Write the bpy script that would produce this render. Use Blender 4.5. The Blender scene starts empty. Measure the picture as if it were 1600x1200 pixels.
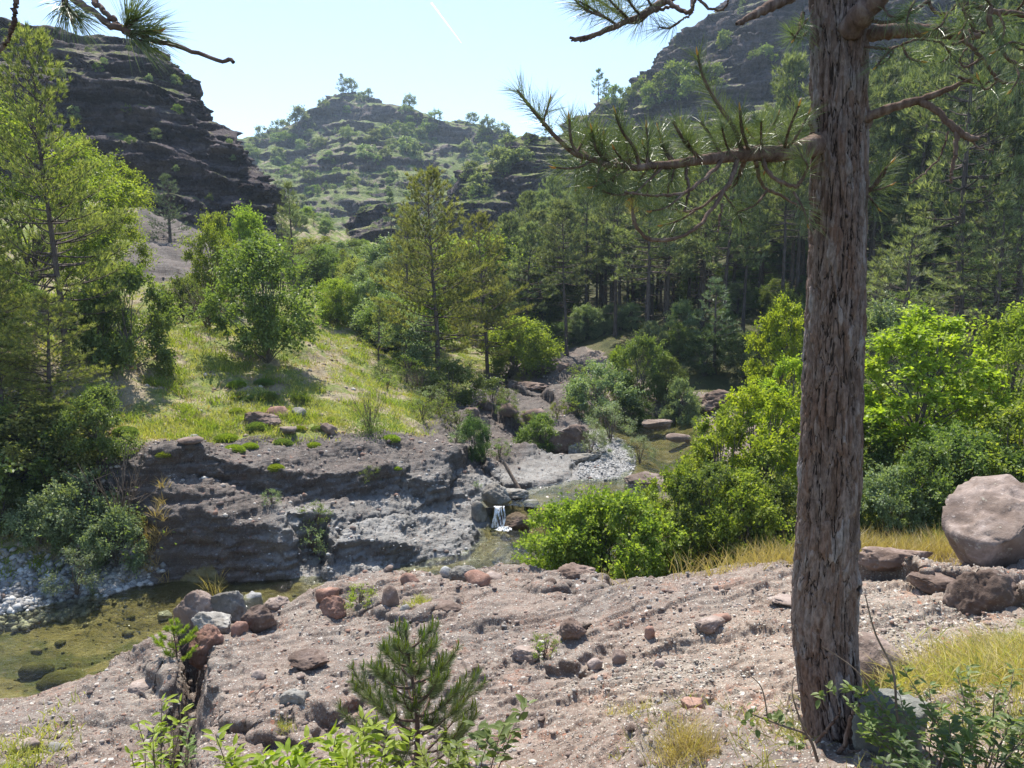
import bpy, math, random
import numpy as np
from mathutils import Vector, Matrix
random.seed(7)
RNG = np.random.default_rng(11)
SC = bpy.context.scene
COL = SC.collection

# ---------------------------------------------------------------- camera, sky, sun, exposure
FPX = 1209.0                       # focal length in pixels of the 1600 px wide photograph
PITCH = math.atan(150/1209.0)      # the camera looks slightly down into the valley
cam_d = bpy.data.cameras.new('camera'); cam = bpy.data.objects.new('camera', cam_d); COL.objects.link(cam)
cam_d.sensor_width = 36.0; cam_d.lens = 36.0*FPX/1600.0
cam_d.clip_start = 0.05; cam_d.clip_end = 3000
cam.location = (0, 0, 0); cam.rotation_euler = (math.pi/2-PITCH, 0, 0)
SC.camera = cam

SUN_EL, SUN_AZ = math.radians(61), math.radians(-14)
world = bpy.data.worlds.new('World'); SC.world = world; world.use_nodes = True
wn = world.node_tree.nodes; wl = world.node_tree.links
sky = wn.new('ShaderNodeTexSky'); sky.sky_type = 'NISHITA'; sky.sun_disc = False
sky.sun_elevation = SUN_EL; sky.sun_rotation = SUN_AZ
sky.air_density = 1.0; sky.dust_density = 0.5; sky.ozone_density = 1.3; sky.altitude = 300
bg = wn['Background']; bg.inputs['Strength'].default_value = 0.13
wl.new(sky.outputs[0], bg.inputs[0])
sun_d = bpy.data.lights.new('sun', 'SUN'); sun = bpy.data.objects.new('sun', sun_d); COL.objects.link(sun)
sun_d.energy = 4.8; sun_d.angle = math.radians(0.53); sun_d.color = (1.0, 0.945, 0.85)
SDIR = Vector((math.sin(SUN_AZ)*math.cos(SUN_EL), math.cos(SUN_AZ)*math.cos(SUN_EL), math.sin(SUN_EL)))
sun.rotation_euler = (-SDIR).to_track_quat('-Z', 'Y').to_euler(); sun.location = (0, 0, 60)
SC.view_settings.view_transform = 'Standard'; SC.view_settings.look = 'None'
SC.view_settings.exposure = 1.0; SC.view_settings.gamma = 1
SC.cycles.max_bounces = 8; SC.cycles.transparent_max_bounces = 16
SC.cycles.diffuse_bounces = 5; SC.cycles.glossy_bounces = 2; SC.cycles.transmission_bounces = 4; SC.cycles.volume_bounces = 0
SC.cycles.use_denoising = True; SC.cycles.denoising_prefilter = 'NONE'; SC.cycles.caustics_reflective = False; SC.cycles.caustics_refractive = False
SC.cycles.sample_clamp_indirect = 6

# ---------------------------------------------------------------- object helpers
def tag(o, label=None, cat=None, group=None, kind=None):
    if label: o['label'] = label
    if cat: o['category'] = cat
    if group: o['group'] = group
    if kind: o['kind'] = kind
    return o

def empty(name, loc=(0, 0, 0), rz=0.0, s=1.0):
    o = bpy.data.objects.new(name, None); COL.objects.link(o)
    o.location = loc; o.rotation_euler = (0, 0, rz); o.scale = (s, s, s)
    o.empty_display_size = 0.2
    return o

def mesh_np(name, V, F, mat, parent=None, smooth=False, attrs=None, mats=None, midx=None):
    """V (n,3); F (m,k) with k 3 or 4, or a list of such arrays"""
    if not isinstance(F, list): F = [F]
    F = [f for f in F if len(f)]
    me = bpy.data.meshes.new(name)
    V = np.asarray(V, dtype=np.float32)
    me.vertices.add(len(V)); me.vertices.foreach_set('co', V.ravel())
    nl = sum(f.size for f in F); npoly = sum(len(f) for f in F)
    me.loops.add(nl); me.polygons.add(npoly)
    me.loops.foreach_set('vertex_index', np.concatenate([np.asarray(f, dtype=np.int32).ravel() for f in F]))
    tot = np.concatenate([np.full(len(f), f.shape[1], dtype=np.int32) for f in F])
    st = np.concatenate([[0], np.cumsum(tot)[:-1]]).astype(np.int32)
    me.polygons.foreach_set('loop_start', st)
    if smooth: me.polygons.foreach_set('use_smooth', np.ones(npoly, dtype=bool))
    else: me.polygons.foreach_set('use_smooth', np.zeros(npoly, dtype=bool))
    for m in (mats or [mat]): me.materials.append(m)
    if midx is not None: me.polygons.foreach_set('material_index', np.asarray(midx, dtype=np.int32))
    if attrs is None and mat is not None and mat.name.startswith(('leaf', 'needle', 'grass', 'straw', 'pine_candle')): attrs = {'tone': np.full(len(V), .5)}
    if attrs:
        for k, a in attrs.items():
            at = me.attributes.new(k, 'FLOAT', 'POINT'); at.data.foreach_set('value', np.asarray(a, dtype=np.float32))
    me.update(calc_edges=True)
    o = bpy.data.objects.new(name, me); COL.objects.link(o)
    if parent: o.parent = parent
    return o

def copy_tree(o, parent=None):
    c = o.copy(); COL.objects.link(c); c.parent = parent
    for ch in o.children: copy_tree(ch, c)
    return c

# ---------------------------------------------------------------- noise
def _hash(ix, iy, iz, seed):
    h = (ix.astype(np.int64)*374761393 + iy.astype(np.int64)*668265263 + iz.astype(np.int64)*2147483647 + seed*974711) & 0xffffffff
    h = ((h ^ (h >> 13))*1274126177) & 0xffffffff
    h = ((h ^ (h >> 15))*2246822519) & 0xffffffff
    return h ^ (h >> 16)

def noise3(x, y, z, seed=0):
    x = np.asarray(x, dtype=np.float64); y = np.asarray(y, dtype=np.float64)+0*x; z = np.asarray(z, dtype=np.float64)+0*x
    ix = np.floor(x); iy = np.floor(y); iz = np.floor(z)
    fx = x-ix; fy = y-iy; fz = z-iz
    u = fx*fx*fx*(fx*(fx*6-15)+10); v = fy*fy*fy*(fy*(fy*6-15)+10); w = fz*fz*fz*(fz*(fz*6-15)+10)
    out = 0
    for dx in (0, 1):
        for dy in (0, 1):
            for dz in (0, 1):
                h = _hash(ix+dx, iy+dy, iz+dz, seed)
                gx = ((h & 1023)/511.5-1); gy = (((h >> 10) & 1023)/511.5-1); gz = (((h >> 20) & 1023)/511.5-1)
                d = gx*(fx-dx)+gy*(fy-dy)+gz*(fz-dz)
                out = out + d*(u if dx else 1-u)*(v if dy else 1-v)*(w if dz else 1-w)
    return out*1.5

def fbm(x, y, z=0.0, seed=0, oct=4, gain=0.5, ridge=False):
    a = 1.0; s = 0; t = 0; f = 1.0
    for i in range(oct):
        n = noise3(np.asarray(x)*f+i*17.3, np.asarray(y)*f-i*9.1, np.asarray(z)*f+i*5.7, seed+i)
        if ridge: n = 1-2*np.abs(n)
        s = s + a*n; t += a; a *= gain; f *= 2.03
    return s/t

def cells(x, y, seed=0, z=None):
    """distance to the nearest jittered point (unit cells) and that cell's random number"""
    ix = np.floor(x); iy = np.floor(y)
    best = np.full(np.shape(x), 9.0); rid = np.zeros(np.shape(x)); sec = np.full(np.shape(x), 9.0)
    zz = np.zeros_like(ix)
    for dx in (-1, 0, 1):
        for dy in (-1, 0, 1):
            h = _hash(ix+dx, iy+dy, zz, seed)
            px = ix+dx+(h & 1023)/1023.0; py = iy+dy+((h >> 10) & 1023)/1023.0
            d = np.hypot(x-px, y-py); r = ((h >> 20) & 1023)/1023.0
            m = d < best
            sec = np.where(m, best, np.minimum(sec, d))
            rid = np.where(m, r, rid); best = np.where(m, d, best)
    return best, sec, rid

def sstep(a, b, x):
    t = np.clip((np.asarray(x)-a)/(b-a), 0, 1); return t*t*(3-2*t)

def ray(px, py):
    """world direction with forward component Y = 1 for a pixel of the 1600x1200 photograph"""
    u = (np.asarray(px, float)-800)/FPX; v = (600-np.asarray(py, float))/FPX
    cy = math.cos(PITCH)+v*math.sin(PITCH); cz = -math.sin(PITCH)+v*math.cos(PITCH)
    return u/cy, cz/cy

def P(px, py, Y):
    a, b = ray(px, py); return (a*Y, Y, b*Y)
# ---------------------------------------------------------------- materials
class NT:
    def __init__(s, name):
        s.m = bpy.data.materials.new(name); s.m.use_nodes = True; s.t = s.m.node_tree; s.t.nodes.clear()
        s.out = s.t.nodes.new('ShaderNodeOutputMaterial')
    def n(s, typ, ins=None, **kw):
        nd = s.t.nodes.new(typ)
        for k, v in kw.items(): setattr(nd, k, v)
        if ins:
            for k, v in ins.items(): s.set(nd.inputs[k], v)
        return nd
    def set(s, sock, v):
        if isinstance(v, bpy.types.NodeSocket): s.t.links.new(v, sock)
        elif isinstance(v, (tuple, list)) and len(v) == 3 and sock.type == 'RGBA': sock.default_value = (*v, 1)
        else: sock.default_value = v
    def coord(s, kind='Object'): return s.n('ShaderNodeTexCoord').outputs[kind]
    def attr(s, name): return s.n('ShaderNodeAttribute', attribute_name=name).outputs['Fac']
    def noise(s, vec, scale, detail=4, rough=0.55, dist=0.0): return s.n('ShaderNodeTexNoise', {'Vector': vec, 'Scale': scale, 'Detail': detail, 'Roughness': rough, 'Distortion': dist}).outputs['Fac']
    def voro(s, vec, scale, feature='F1', rnd=1.0):
        return s.n('ShaderNodeTexVoronoi', {'Vector': vec, 'Scale': scale, 'Randomness': rnd}, feature=feature)
    def map(s, vec, scale=(1,1,1), rot=(0,0,0)): return s.n('ShaderNodeMapping', {'Vector': vec, 'Scale': scale, 'Rotation': rot}).outputs[0]
    def ramp(s, fac, stops, interp='LINEAR'):
        r = s.n('ShaderNodeValToRGB', {'Fac': fac}); cr = r.color_ramp; cr.interpolation = interp
        while len(cr.elements) > 1: cr.elements.remove(cr.elements[-1])
        for i, (p, c) in enumerate(stops):
            e = cr.elements[0] if i == 0 else cr.elements.new(p)
            e.position = p; e.color = (*c, 1) if len(c) == 3 else c
        return r.outputs['Color']
    def mix(s, fac, a, b, blend='MIX'):
        m = s.n('ShaderNodeMix', data_type='RGBA', blend_type=blend); s.set(m.inputs[0], fac); s.set(m.inputs[6], a); s.set(m.inputs[7], b); return m.outputs[2]
    def math(s, op, a, b=0.0, c=0.0, clamp=False):
        m = s.n('ShaderNodeMath', operation=op, use_clamp=clamp); s.set(m.inputs[0], a); s.set(m.inputs[1], b); s.set(m.inputs[2], c); return m.outputs[0]
    def rng(s, v, a, b, c=0.0, d=1.0): return s.n('ShaderNodeMapRange', {'Value': v, 'From Min': a, 'From Max': b, 'To Min': c, 'To Max': d}, interpolation_type='SMOOTHSTEP').outputs[0]
    def bump(s, h, strength=0.5, dist=0.02, normal=None):
        b = s.n('ShaderNodeBump', {'Height': h, 'Strength': strength, 'Distance': dist})
        if normal: s.set(b.inputs['Normal'], normal)
        return b.outputs[0]
    def principled(s, col, rough=0.9, normal=None, spec=0.3, **k):
        p = s.n('ShaderNodeBsdfPrincipled', {'Base Color': col, 'Roughness': rough, 'Specular IOR Level': spec})
        if normal: s.set(p.inputs['Normal'], normal)
        for kk, v in k.items(): s.set(p.inputs[kk], v)
        return p.outputs[0]
    def done(s, sh): s.t.links.new(sh, s.out.inputs['Surface']); return s.m

def pebble_colour(t, vec, scale, seed=0.0):
    """per-cell pebble colours of a conglomerate and the cell distance"""
    wv = t.n('ShaderNodeVectorMath', {0: vec, 1: (seed, seed*2, seed*3)}, operation='ADD').outputs[0]
    v = t.voro(wv, scale)
    rnd = t.n('ShaderNodeSeparateColor', {0: v.outputs['Color']}).outputs[0]
    col = t.ramp(rnd, [(0.0, (.19,.13,.105)), (.2, (.30,.235,.20)), (.4, (.24,.165,.13)), (.55, (.40,.35,.30)), (.7, (.25,.225,.21)), (.82, (.48,.45,.41)), (.92, (.28,.14,.095)), (1.0, (.55,.52,.48))], 'CONSTANT')
    return col, v.outputs['Distance']

def make_ground():
    t = NT('ground_mat'); co = t.coord()
    geo = t.n('ShaderNodeNewGeometry'); nz = t.n('ShaderNodeSeparateXYZ', {0: geo.outputs['Normal']}).outputs['Z']
    # conglomerate rock
    big = t.noise(co, 0.7, 5, 0.6); mid = t.noise(co, 4.0, 6, 0.65); fin = t.noise(co, 28, 4, 0.7)
    matrix = t.ramp(big, [(.25, (.155,.12,.098)), (.45, (.25,.203,.168)), (.6, (.20,.175,.152)), (.75, (.34,.292,.24))])
    matrix = t.mix(t.rng(mid, .35, .7), matrix, t.mix(1.0, matrix, (.62,.57,.56), 'MULTIPLY'))
    red = t.rng(t.noise(co, 1.6, 3), .60, .72)
    matrix = t.mix(t.math('MULTIPLY', red, .6), matrix, (.30,.165,.115))
    p1, d1 = pebble_colour(t, co, 9.0, 1.7); p2, d2 = pebble_colour(t, co, 24.0, 5.1); p3, d3 = pebble_colour(t, co, 60.0, 9.3)
    k1 = t.math('MULTIPLY', t.rng(d1, .30, .22), t.rng(t.noise(co, 3.1, 3), .48, .56))
    k2 = t.math('MULTIPLY', t.rng(d2, .38, .28), t.rng(t.noise(co, 5.3, 3), .40, .52))
    k3 = t.math('MULTIPLY', t.rng(d3, .45, .35), .75)
    rock = t.mix(k3, matrix, p3); rock = t.mix(k2, rock, p2); rock = t.mix(k1, rock, p1)
    rock = t.mix(t.math('MULTIPLY', t.attr('far'), .85), t.mix(.0, rock, rock), t.mix(.45, t.mix(1.0, rock, (.62,.62,.64), 'MULTIPLY'), (.13,.12,.113)))
    rock = t.mix(t.math('MULTIPLY', t.attr('pale'), .45), rock, t.mix(1.0, rock, (1.5,1.5,1.4), 'MULTIPLY'))
    lay = t.noise(t.map(co, (.8, .8, 15)), 1.0, 5, .65, .4)
    farl = t.math('MULTIPLY', t.attr('far'), t.rng(lay, .52, .40))
    rock = t.mix(t.math('MULTIPLY', farl, .35), rock, (.05,.045,.042))
    # grey silty rock polished by the stream
    greyc = t.ramp(t.noise(co, 2.0, 6, .6), [(.3, (.15,.14,.13)), (.5, (.235,.225,.21)), (.7, (.32,.31,.295))])
    greyc = t.mix(t.math('MULTIPLY', k3, .3), greyc, (.42,.41,.39)); greyc = t.mix(t.math('MULTIPLY', k2, .6), greyc, p2)
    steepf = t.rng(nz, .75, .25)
    gm = t.math('MULTIPLY', t.attr('grey'), t.rng(t.noise(co, 0.8, 4), .25, .45), clamp=True)
    rock = t.mix(gm, rock, greyc)
    # steep faces get a darker brown
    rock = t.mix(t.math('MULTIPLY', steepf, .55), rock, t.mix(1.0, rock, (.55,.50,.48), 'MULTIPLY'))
    pb = t.voro(co, 15.0); pr = t.n('ShaderNodeSeparateColor', {0: pb.outputs['Color']}).outputs[0]
    barc = t.ramp(pr, [(0, (.22,.22,.215)), (.3, (.32,.315,.31)), (.6, (.41,.40,.39)), (.8, (.27,.255,.24)), (1, (.5,.49,.48))], 'CONSTANT')
    rock = t.mix(t.math('MULTIPLY', t.attr('bar'), .9), rock, barc)
    # soil with sparse green between tussocks
    soil = t.ramp(t.noise(co, 3.0, 6, .65), [(.3, (.18,.14,.09)), (.5, (.30,.245,.165)), (.7, (.40,.34,.24))])
    gr = t.ramp(t.noise(co, 9, 4, .6), [(.3, (.10,.13,.03)), (.55, (.18,.22,.05)), (.75, (.29,.29,.10))])
    gmask = t.rng(t.noise(co, 0.9, 6, .7), .42, .56)
    med = t.mix(gmask, soil, gr)
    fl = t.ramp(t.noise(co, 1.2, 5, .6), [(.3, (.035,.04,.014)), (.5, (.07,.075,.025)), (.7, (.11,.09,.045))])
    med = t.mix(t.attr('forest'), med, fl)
    edge = t.math('ADD', t.attr('meadow'), t.math('MULTIPLY', t.math('SUBTRACT', t.noise(co, 1.3, 5, .65), .5), 1.2))
    mm = t.rng(edge, .42, .60)
    mm = t.math('MULTIPLY', mm, t.rng(nz, .45, .7))
    col = t.mix(mm, rock, med)
    # stream bed: algae over stones
    bedc = t.ramp(t.noise(co, 2.4, 5, .6), [(.3, (.13,.11,.05)), (.5, (.21,.175,.085)), (.7, (.29,.25,.14))])
    bedc = t.mix(t.rng(t.noise(co, .9, 3), .5, .62), bedc, (.10,.105,.045))
    bedc = t.mix(t.math('MULTIPLY', k1, .35), bedc, p1)
    col = t.mix(t.attr('bed'), col, bedc)
    h = t.math('ADD', t.math('MULTIPLY', fin, .35), t.math('ADD', t.math('MULTIPLY', k3, .4), t.math('MULTIPLY', k2, .8)))
    h = t.math('ADD', h, t.math('MULTIPLY', mid, 1.0)); h = t.math('ADD', h, t.math('MULTIPLY', t.math('MULTIPLY', lay, t.attr('far')), 3.0))
    nrm = t.bump(h, .8, .03)
    return t.done(t.principled(col, .92, nrm, .25))
M_GROUND = make_ground()
def make_hill(name, rock_a, rock_b, grass_a, grass_b, sc=1.0):
    t = NT(name); co = t.coord()
    geo = t.n('ShaderNodeNewGeometry'); nz = t.n('ShaderNodeSeparateXYZ', {0: geo.outputs['Normal']}).outputs['Z']
    strat = t.noise(t.map(co, (0.12*sc, 0.12*sc, 1.3*sc)), 1.0, 6, .65, .3)
    rough = t.noise(co, 0.9*sc, 6, .7); fin = t.noise(co, 4.5*sc, 5, .7)
    rock = t.ramp(strat, [(.3, tuple(c*.6 for c in rock_a)), (.45, rock_a), (.6, rock_b), (.75, tuple(c*1.35 for c in rock_b))])
    rock = t.mix(t.rng(fin, .4, .65), t.mix(1.0, rock, (.7,.68,.7), 'MULTIPLY'), rock)
    gr = t.ramp(t.noise(co, .6*sc, 6, .7), [(.35, tuple(c*.5 for c in grass_a)), (.5, grass_a), (.65, grass_b)])
    soil = t.mix(t.rng(fin, .4, .6), (.20,.165,.12), (.29,.25,.19))
    gr = t.mix(t.rng(t.noise(co, .35*sc, 5, .7), .50, .62), gr, soil)
    m = t.math('ADD', t.attr('meadow'), t.math('MULTIPLY', t.math('SUBTRACT', rough, .5), 1.5))
    m = t.math('MULTIPLY', t.rng(m, .4, .6), t.rng(nz, .45, .75))
    col = t.mix(m, rock, gr)
    nrm = t.bump(t.math('ADD', t.math('MULTIPLY', strat, .8), t.math('ADD', rough, t.math('MULTIPLY', fin, .5))), .9, .7/sc)
    return t.done(t.principled(col, .95, nrm, .15))
M_CLIFF = make_hill('cliff_mat', (.085,.068,.07), (.155,.127,.126), (.15,.18,.05), (.28,.27,.11), 1.0)
M_HILL = make_hill('hill_mat', (.15,.12,.11), (.24,.20,.185), (.15,.19,.06), (.25,.27,.11), .55)
# ---------------------------------------------------------------- the ground as a height field, in metres below / above the eye
CTRL = [  # a point of the photograph (x, y) and how far in front of the camera it lies
 (640,1200,6.9),(300,1200,7.2),(460,1100,8.2),(700,1000,9.6),(900,1000,9.3),(1150,1000,8.6),(1150,1150,6.6),
 (1220,1195,5.0),(1400,1000,7.4),(1400,1100,5.5),(1000,903,11.3),(1240,897,10.7),(850,903,11.6),(740,904,12.0),(800,905,11.8),(600,893,12.4),
 (500,888,12.6),(440,935,11.9),(350,965,11.2),(1400,890,10.6),(1600,880,10.2),(1600,960,7.6),(900,940,10.4),(560,940,11.3),
 (190,1065,9.25),(262,1010,9.9),(225,1040,9.5),(1250,980,8.6),(620,1060,8.6),(1000,1100,7.4),(800,1180,6.9),
 (1600,1180,3.8),(1480,1120,4.6),(1600,1050,5.2),
 (1490,520,30),(1140,560,36),(1200,490,42),(1000,600,34),(885,545,42),(1350,560,32),(1600,480,34),
 (1150,625,30),(1080,655,26.5),(1250,650,25),(1300,700,20),(1150,690,21),
 (850,592,37),(820,570,44),(800,632,29),(750,640,27.5),(700,640,26),(740,690,22.5),(800,735,20.5),(860,720,21),(900,690,23.5),(940,730,20.5),(860,650,27),
 (700,790,17.6),(600,790,16.2),(640,770,17),(560,825,15.2),(650,850,15.4),(500,850,14.5),(480,893,13.7),(720,820,16.6),
 (700,715,18.6),(600,722,17.5),(500,730,16.6),(400,740,15.6),(250,735,14.7),(430,812,14.35),(330,778,14.4),(300,700,16.2),(450,700,17.2),(600,690,18.8),
 (420,570,22),(300,640,18.6),(200,650,17.6),(150,700,15.6),(550,640,21),(500,540,27),(600,590,27),(685,590,30),(640,560,34),
 (250,500,27),(250,430,35),(400,480,33),(100,480,26),(110,600,18),(0,560,18),(0,450,30),(560,480,42),(700,510,46),
 (240,350,48),(300,400,46),(440,400,60),(600,430,70),(750,490,62),(850,505,72),(1000,480,70),
 (60,880,13.6),(150,895,13.9),(0,845,13.9),(50,780,15),(120,830,14.4),
 (1300,420,60),(1600,330,60),(1460,372,62),(1600,290,95),(1100,400,90),(900,425,95),(700,420,95),(400,330,85),(100,330,80),
]
RAW = [(0,0,-1.75),(-3,0,-2.3),(3,0,-1.7),(0,2,-2.4),(-4,3,-3.9),(6,2,-1.8),(1.7,4,-2.5),(-1,4,-3.35),(-3,5,-4.3),(1.3,5,-2.95),(0.4,4.6,-3.3),(3.0,3.2,-2.25),(-0.8,5.6,-3.95),
 (-30,30,1.5),(40,30,2),(15,8,-2.6),(14,15,-3.2),(25,20,-1.2),(-15,10,-4.6),(-10,8,-5.1),(-13,14.5,-3.6),(-20,20,-.6),(-7.5,6,-5.0),
 (3,13.2,-5.0),(4.5,15,-4.95),(7,16,-4.3),(2,12.6,-5.0),(6,12.5,-4.5),(8,20,-3.9),(-60,60,5),(60,60,10),(-50,90,8),(70,95,15),(-40,40,3),(0,99,1.5),(10,13,-4.0),(-2,13.3,-5.1),(1.5,21.5,-4.75),(7.5,30,-4.4)]
_c = []
for px, py, Y in CTRL: _c.append(P(px, py, Y))
_c += [tuple(map(float, r)) for r in RAW]
_c = np.array(_c)
_SC = 10.0
def _phi(r2): return 0.5*r2*np.log(np.maximum(r2, 1e-12))
def _warp(x, y):
    """equalise near and far: interpolate over (azimuth, log distance)"""
    r = np.hypot(x, y)+1.0; a = np.arctan2(x, y+1.0)
    return np.stack([a*2.2, np.log(r)*1.6], -1)
_w = _warp(_c[:,0], _c[:,1]); _n = len(_w)
_r2 = ((_w[:,None]-_w[None])**2).sum(-1)
_A = np.zeros((_n+3, _n+3)); _A[:_n,:_n] = _phi(_r2)+np.eye(_n)*2e-3
_A[:_n,_n] = 1; _A[:_n,_n+1:] = _w; _A[_n,:_n] = 1; _A[_n+1:,:_n] = _w.T
_zz = np.concatenate([_c[:,2], np.zeros(3)])
_sol = np.linalg.solve(_A, _zz)
def base_h(x, y):
    shp = np.shape(x); q = _warp(np.ravel(x), np.ravel(y)); out = np.empty(len(q))
    for s in range(0, len(q), 60000):
        k = q[s:s+60000]
        r2 = ((k[:,None,:]-_w[None])**2).sum(-1)
        out[s:s+60000] = _phi(r2)@_sol[:_n]+_sol[_n]+k@_sol[_n+1:]
    return out.reshape(shp)

def poly_sd(x, y, poly):
    """signed distance to a polygon, positive outside"""
    x = np.asarray(x, float); y = np.asarray(y, float)
    d = np.full(x.shape, 1e9); ins = np.zeros(x.shape, bool)
    n = len(poly)
    for i in range(n):
        ax, ay = poly[i]; bx, by = poly[(i+1) % n]
        ex, ey = bx-ax, by-ay; L = ex*ex+ey*ey+1e-12
        t = np.clip(((x-ax)*ex+(y-ay)*ey)/L, 0, 1)
        d = np.minimum(d, (x-ax-t*ex)**2+(y-ay-t*ey)**2)
        c = ((ay > y) != (by > y)) & (x < (bx-ax)*(y-ay)/((by-ay) if by != ay else 1e-9)+ax)
        ins ^= c
    d = np.sqrt(d)
    return np.where(ins, -d, d)

def PX(*l): return [P(*q)[:2] for q in l]
W_LO, W_HI = -5.42, -4.97
POOL = [(-18,9.3),(-13,9.6),(-8,9.9),(-6.6,10.05),(-5.9,10.35),(-5.5,10.9),(-5.0,11.35),(-4.2,11.75),(-3.3,12.15),(-2.7,12.75),(-1.6,13.1),(-0.6,13.2),(0.4,13.1),(1.8,13.0),
        (2.6,14.2),(2.5,15.9),(1.3,16.9),(-0.1,17.25),(-0.65,17.0),(-0.5,16.45),(-0.78,15.8),(-0.95,15.3),(-1.5,15.05),(-2.1,14.3),(-2.75,13.7),(-3.5,13.75),
        (-4.2,13.95),(-5.2,13.75),(-6.1,13.9),(-6.9,13.6),(-7.3,13.0),(-8.1,12.3),(-9.3,11.9),(-11.5,11.6),(-18,11.4)]
UPPER = [(-0.45,17.25),(-0.55,17.6),(0.1,18.0),(0.7,18.8),(1.7,19.5),(3.1,19.9),(3.55,21.5),(3.85,24),(3.5,26.3),(2.9,28),(3.4,29.8),(5,30.6),(6.6,29),(6.6,26.6),(6.0,24),(5.6,21.3),(5.0,19.4),(3.6,18.4),(2.1,17.8),(1.2,17.25),(0.3,17.1)]
LOWSHELF = [(-18,9.3),(-8,10.2),(-6.3,10.4),(-5.45,10.3),(-5.05,9.7),(-4.85,9.2),(-4.3,8.95),(-3.75,8.55),(-3.45,7.9),(-3.6,7.0),(-4.6,5),(-18,2)]

def terr(z, step, k=0.7):
    q = z/step; f = q-np.floor(q); return step*(np.floor(q)+np.where(f < k, f*0.25/k, 0.25+0.75*sstep(0, 1, (f-k)/(1-k))))

def ground_h(x, y, detail=True):
    x = np.asarray(x, float); y = np.asarray(y, float)
    r = np.hypot(x, y)
    n1 = fbm(x*0.35, y*0.35, 3.1, 5, 3) if detail else 0*x
    n2 = fbm(x*1.3, y*1.3, 7.7, 9, 3) if detail else 0*x
    b = base_h(x, y)
    b = b + n1*np.clip(r*0.02, 0.1, 2.0) + n2*np.clip(r*0.005, 0.04, 0.12)
    # bare, bedded rock along the stream: stepped ledges
    rock = rock_mask(x, y)
    st = terr(b+0.1*n1, 0.42, 0.72)
    shelf = ((x > -4.5) & (y < 13) & (y > 2)).astype(float)
    b = b + (st-b)*0.35*rock*(1-shelf)
    for poly, am, dec in LEDGES:
        s_ = poly_sd(x+0.5*n2+0.5*n1, y+0.45*n2, poly)
        b = b-am*(sstep(-.10, .10, s_)*2-1)*np.exp(-np.abs(s_)/dec)*(s_ < 6)

    # the low terrace left of the undercut block
    sl = poly_sd(x+0.12*n2*2, y+0.1*n2, LOWSHELF)
    zl = -5.18+0.08*n2-0.05*np.clip(y-9, -2, 1.2)
    b = np.where(b > zl, zl+(b-zl)*sstep(0.0, 0.35, sl), b)
    # crack between the two edge blocks
    cx = crack_d(x, y)
    b = b-0.75*np.exp(-(cx/0.16)**2)*sstep(6.2, 7.4, y)*(1-sstep(10.2, 10.9, y))
    for poly, W in ((UPPER, W_HI), (POOL, W_LO)):
        w2 = n2*0.35
        sd = poly_sd(x+w2, y+w2*0.6, poly)
        wid = np.full(x.shape, 0.7)
        if W == W_LO:
            wid = np.where((y > 11) & (x < -3.6), .35+2.25*sstep(-6.3+.6*n1, -8.3+.6*n1, x), wid)
            wid = np.where((x > -3.6) & (x < 0) & (y > 13.6), 0.5, wid)
            wid = np.where((y < 12.8) & (x < -1), 0.6, wid)
        else: wid = np.where((x < 3.9) & (y > 19), 2.2, wid)
        bed = W-0.04-(0.38+.4*sstep(-2.2,-.8,x)*(W == W_LO))*sstep(0, 1.3, -sd)+0.05*n2
        out = W-0.04+np.maximum(b-W+0.04, 0.05+0.03*sd)*sstep(-0.02, 1, sd/wid)
        k = sd < 4.0
        b = np.where(sd <= 0, np.minimum(b, bed) if W == W_LO else bed, np.where(k, np.minimum(b+0.0, np.maximum(out, W-0.04)) if W == W_LO else np.minimum(b, out), b))
    return b

LEDGES = [
 (PX((60,740,15.6),(150,738,15.0),(200,740,14.7),(330,755,15.1),(440,772,15.5),(520,765,16.3),(590,752,17.0),(700,762,17.7),(722,735,18.8),(745,705,20.5))+[(-1.4,27),(-22,27),(-22,15)], .22, 1.0),
 (PX((455,905,13.6),(448,850,14.0),(462,800,14.8),(500,790,15.1),(512,850,14.6),(505,900,13.8)), -.36, .7),
 (PX((525,885,14.2),(545,830,15.0),(600,800,15.8),(700,795,16.8),(750,820,16.6),(742,870,15.5),(690,885,15.1),(640,888,14.8)), .22, .8),
 (PX((1340,918,9.9),(1400,920,9.6),(1450,905,9.4),(1500,915,8.9),(1570,935,8.0),(1700,950,7.8))+[(11,12),(5,12.5)], .16, .6),
 (PX((560,968,10.7),(630,985,10.2),(700,972,10.3),(720,955,10.9),(640,950,11.0)), .08, .35),
 (PX((840,925,11.0),(880,940,10.6),(940,930,10.7),(930,905,11.3),(850,905,11.4)), .11, .3),
 (PX((870,1040,8.7),(885,1000,9.3),(925,985,9.5),(960,1010,9.0),(915,1045,8.6)), .10, .3),
 (PX((380,1130,7.9),(470,1060,8.7),(520,1060,8.6),(560,1120,7.9),(480,1190,7.1)), .09, .4),
 (PX((780,668,27),(830,690,24.6),(905,712,22.7),(915,690,24))+[(2.4,31),(-.5,31)], .28, .9),
 (PX((790,608,33),(850,622,31),(910,648,27.8))+[(3,36),(0,38)], .25, 1.0),
 (PX((760,735,20.2),(800,760,19.2),(860,745,19.6),(905,735,20.3),(880,705,22.4),(800,700,22.6)), .18, .7),
]
def crack_d(x, y):
    d = np.full(np.shape(x), 1e9)
    pts = [P(275,1200,7.1), P(268,1130,7.7), P(285,1060,8.7), P(300,1010,9.6), P(292,960,10.8)]
    for a, c in zip(pts[:-1], pts[1:]):
        ex, ey = c[0]-a[0], c[1]-a[1]; L = ex*ex+ey*ey
        t = np.clip(((x-a[0])*ex+(y-a[1])*ey)/L, 0, 1)
        d = np.minimum(d, np.hypot(x-a[0]-t*ex, y-a[1]-t*ey))
    return d

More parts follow.
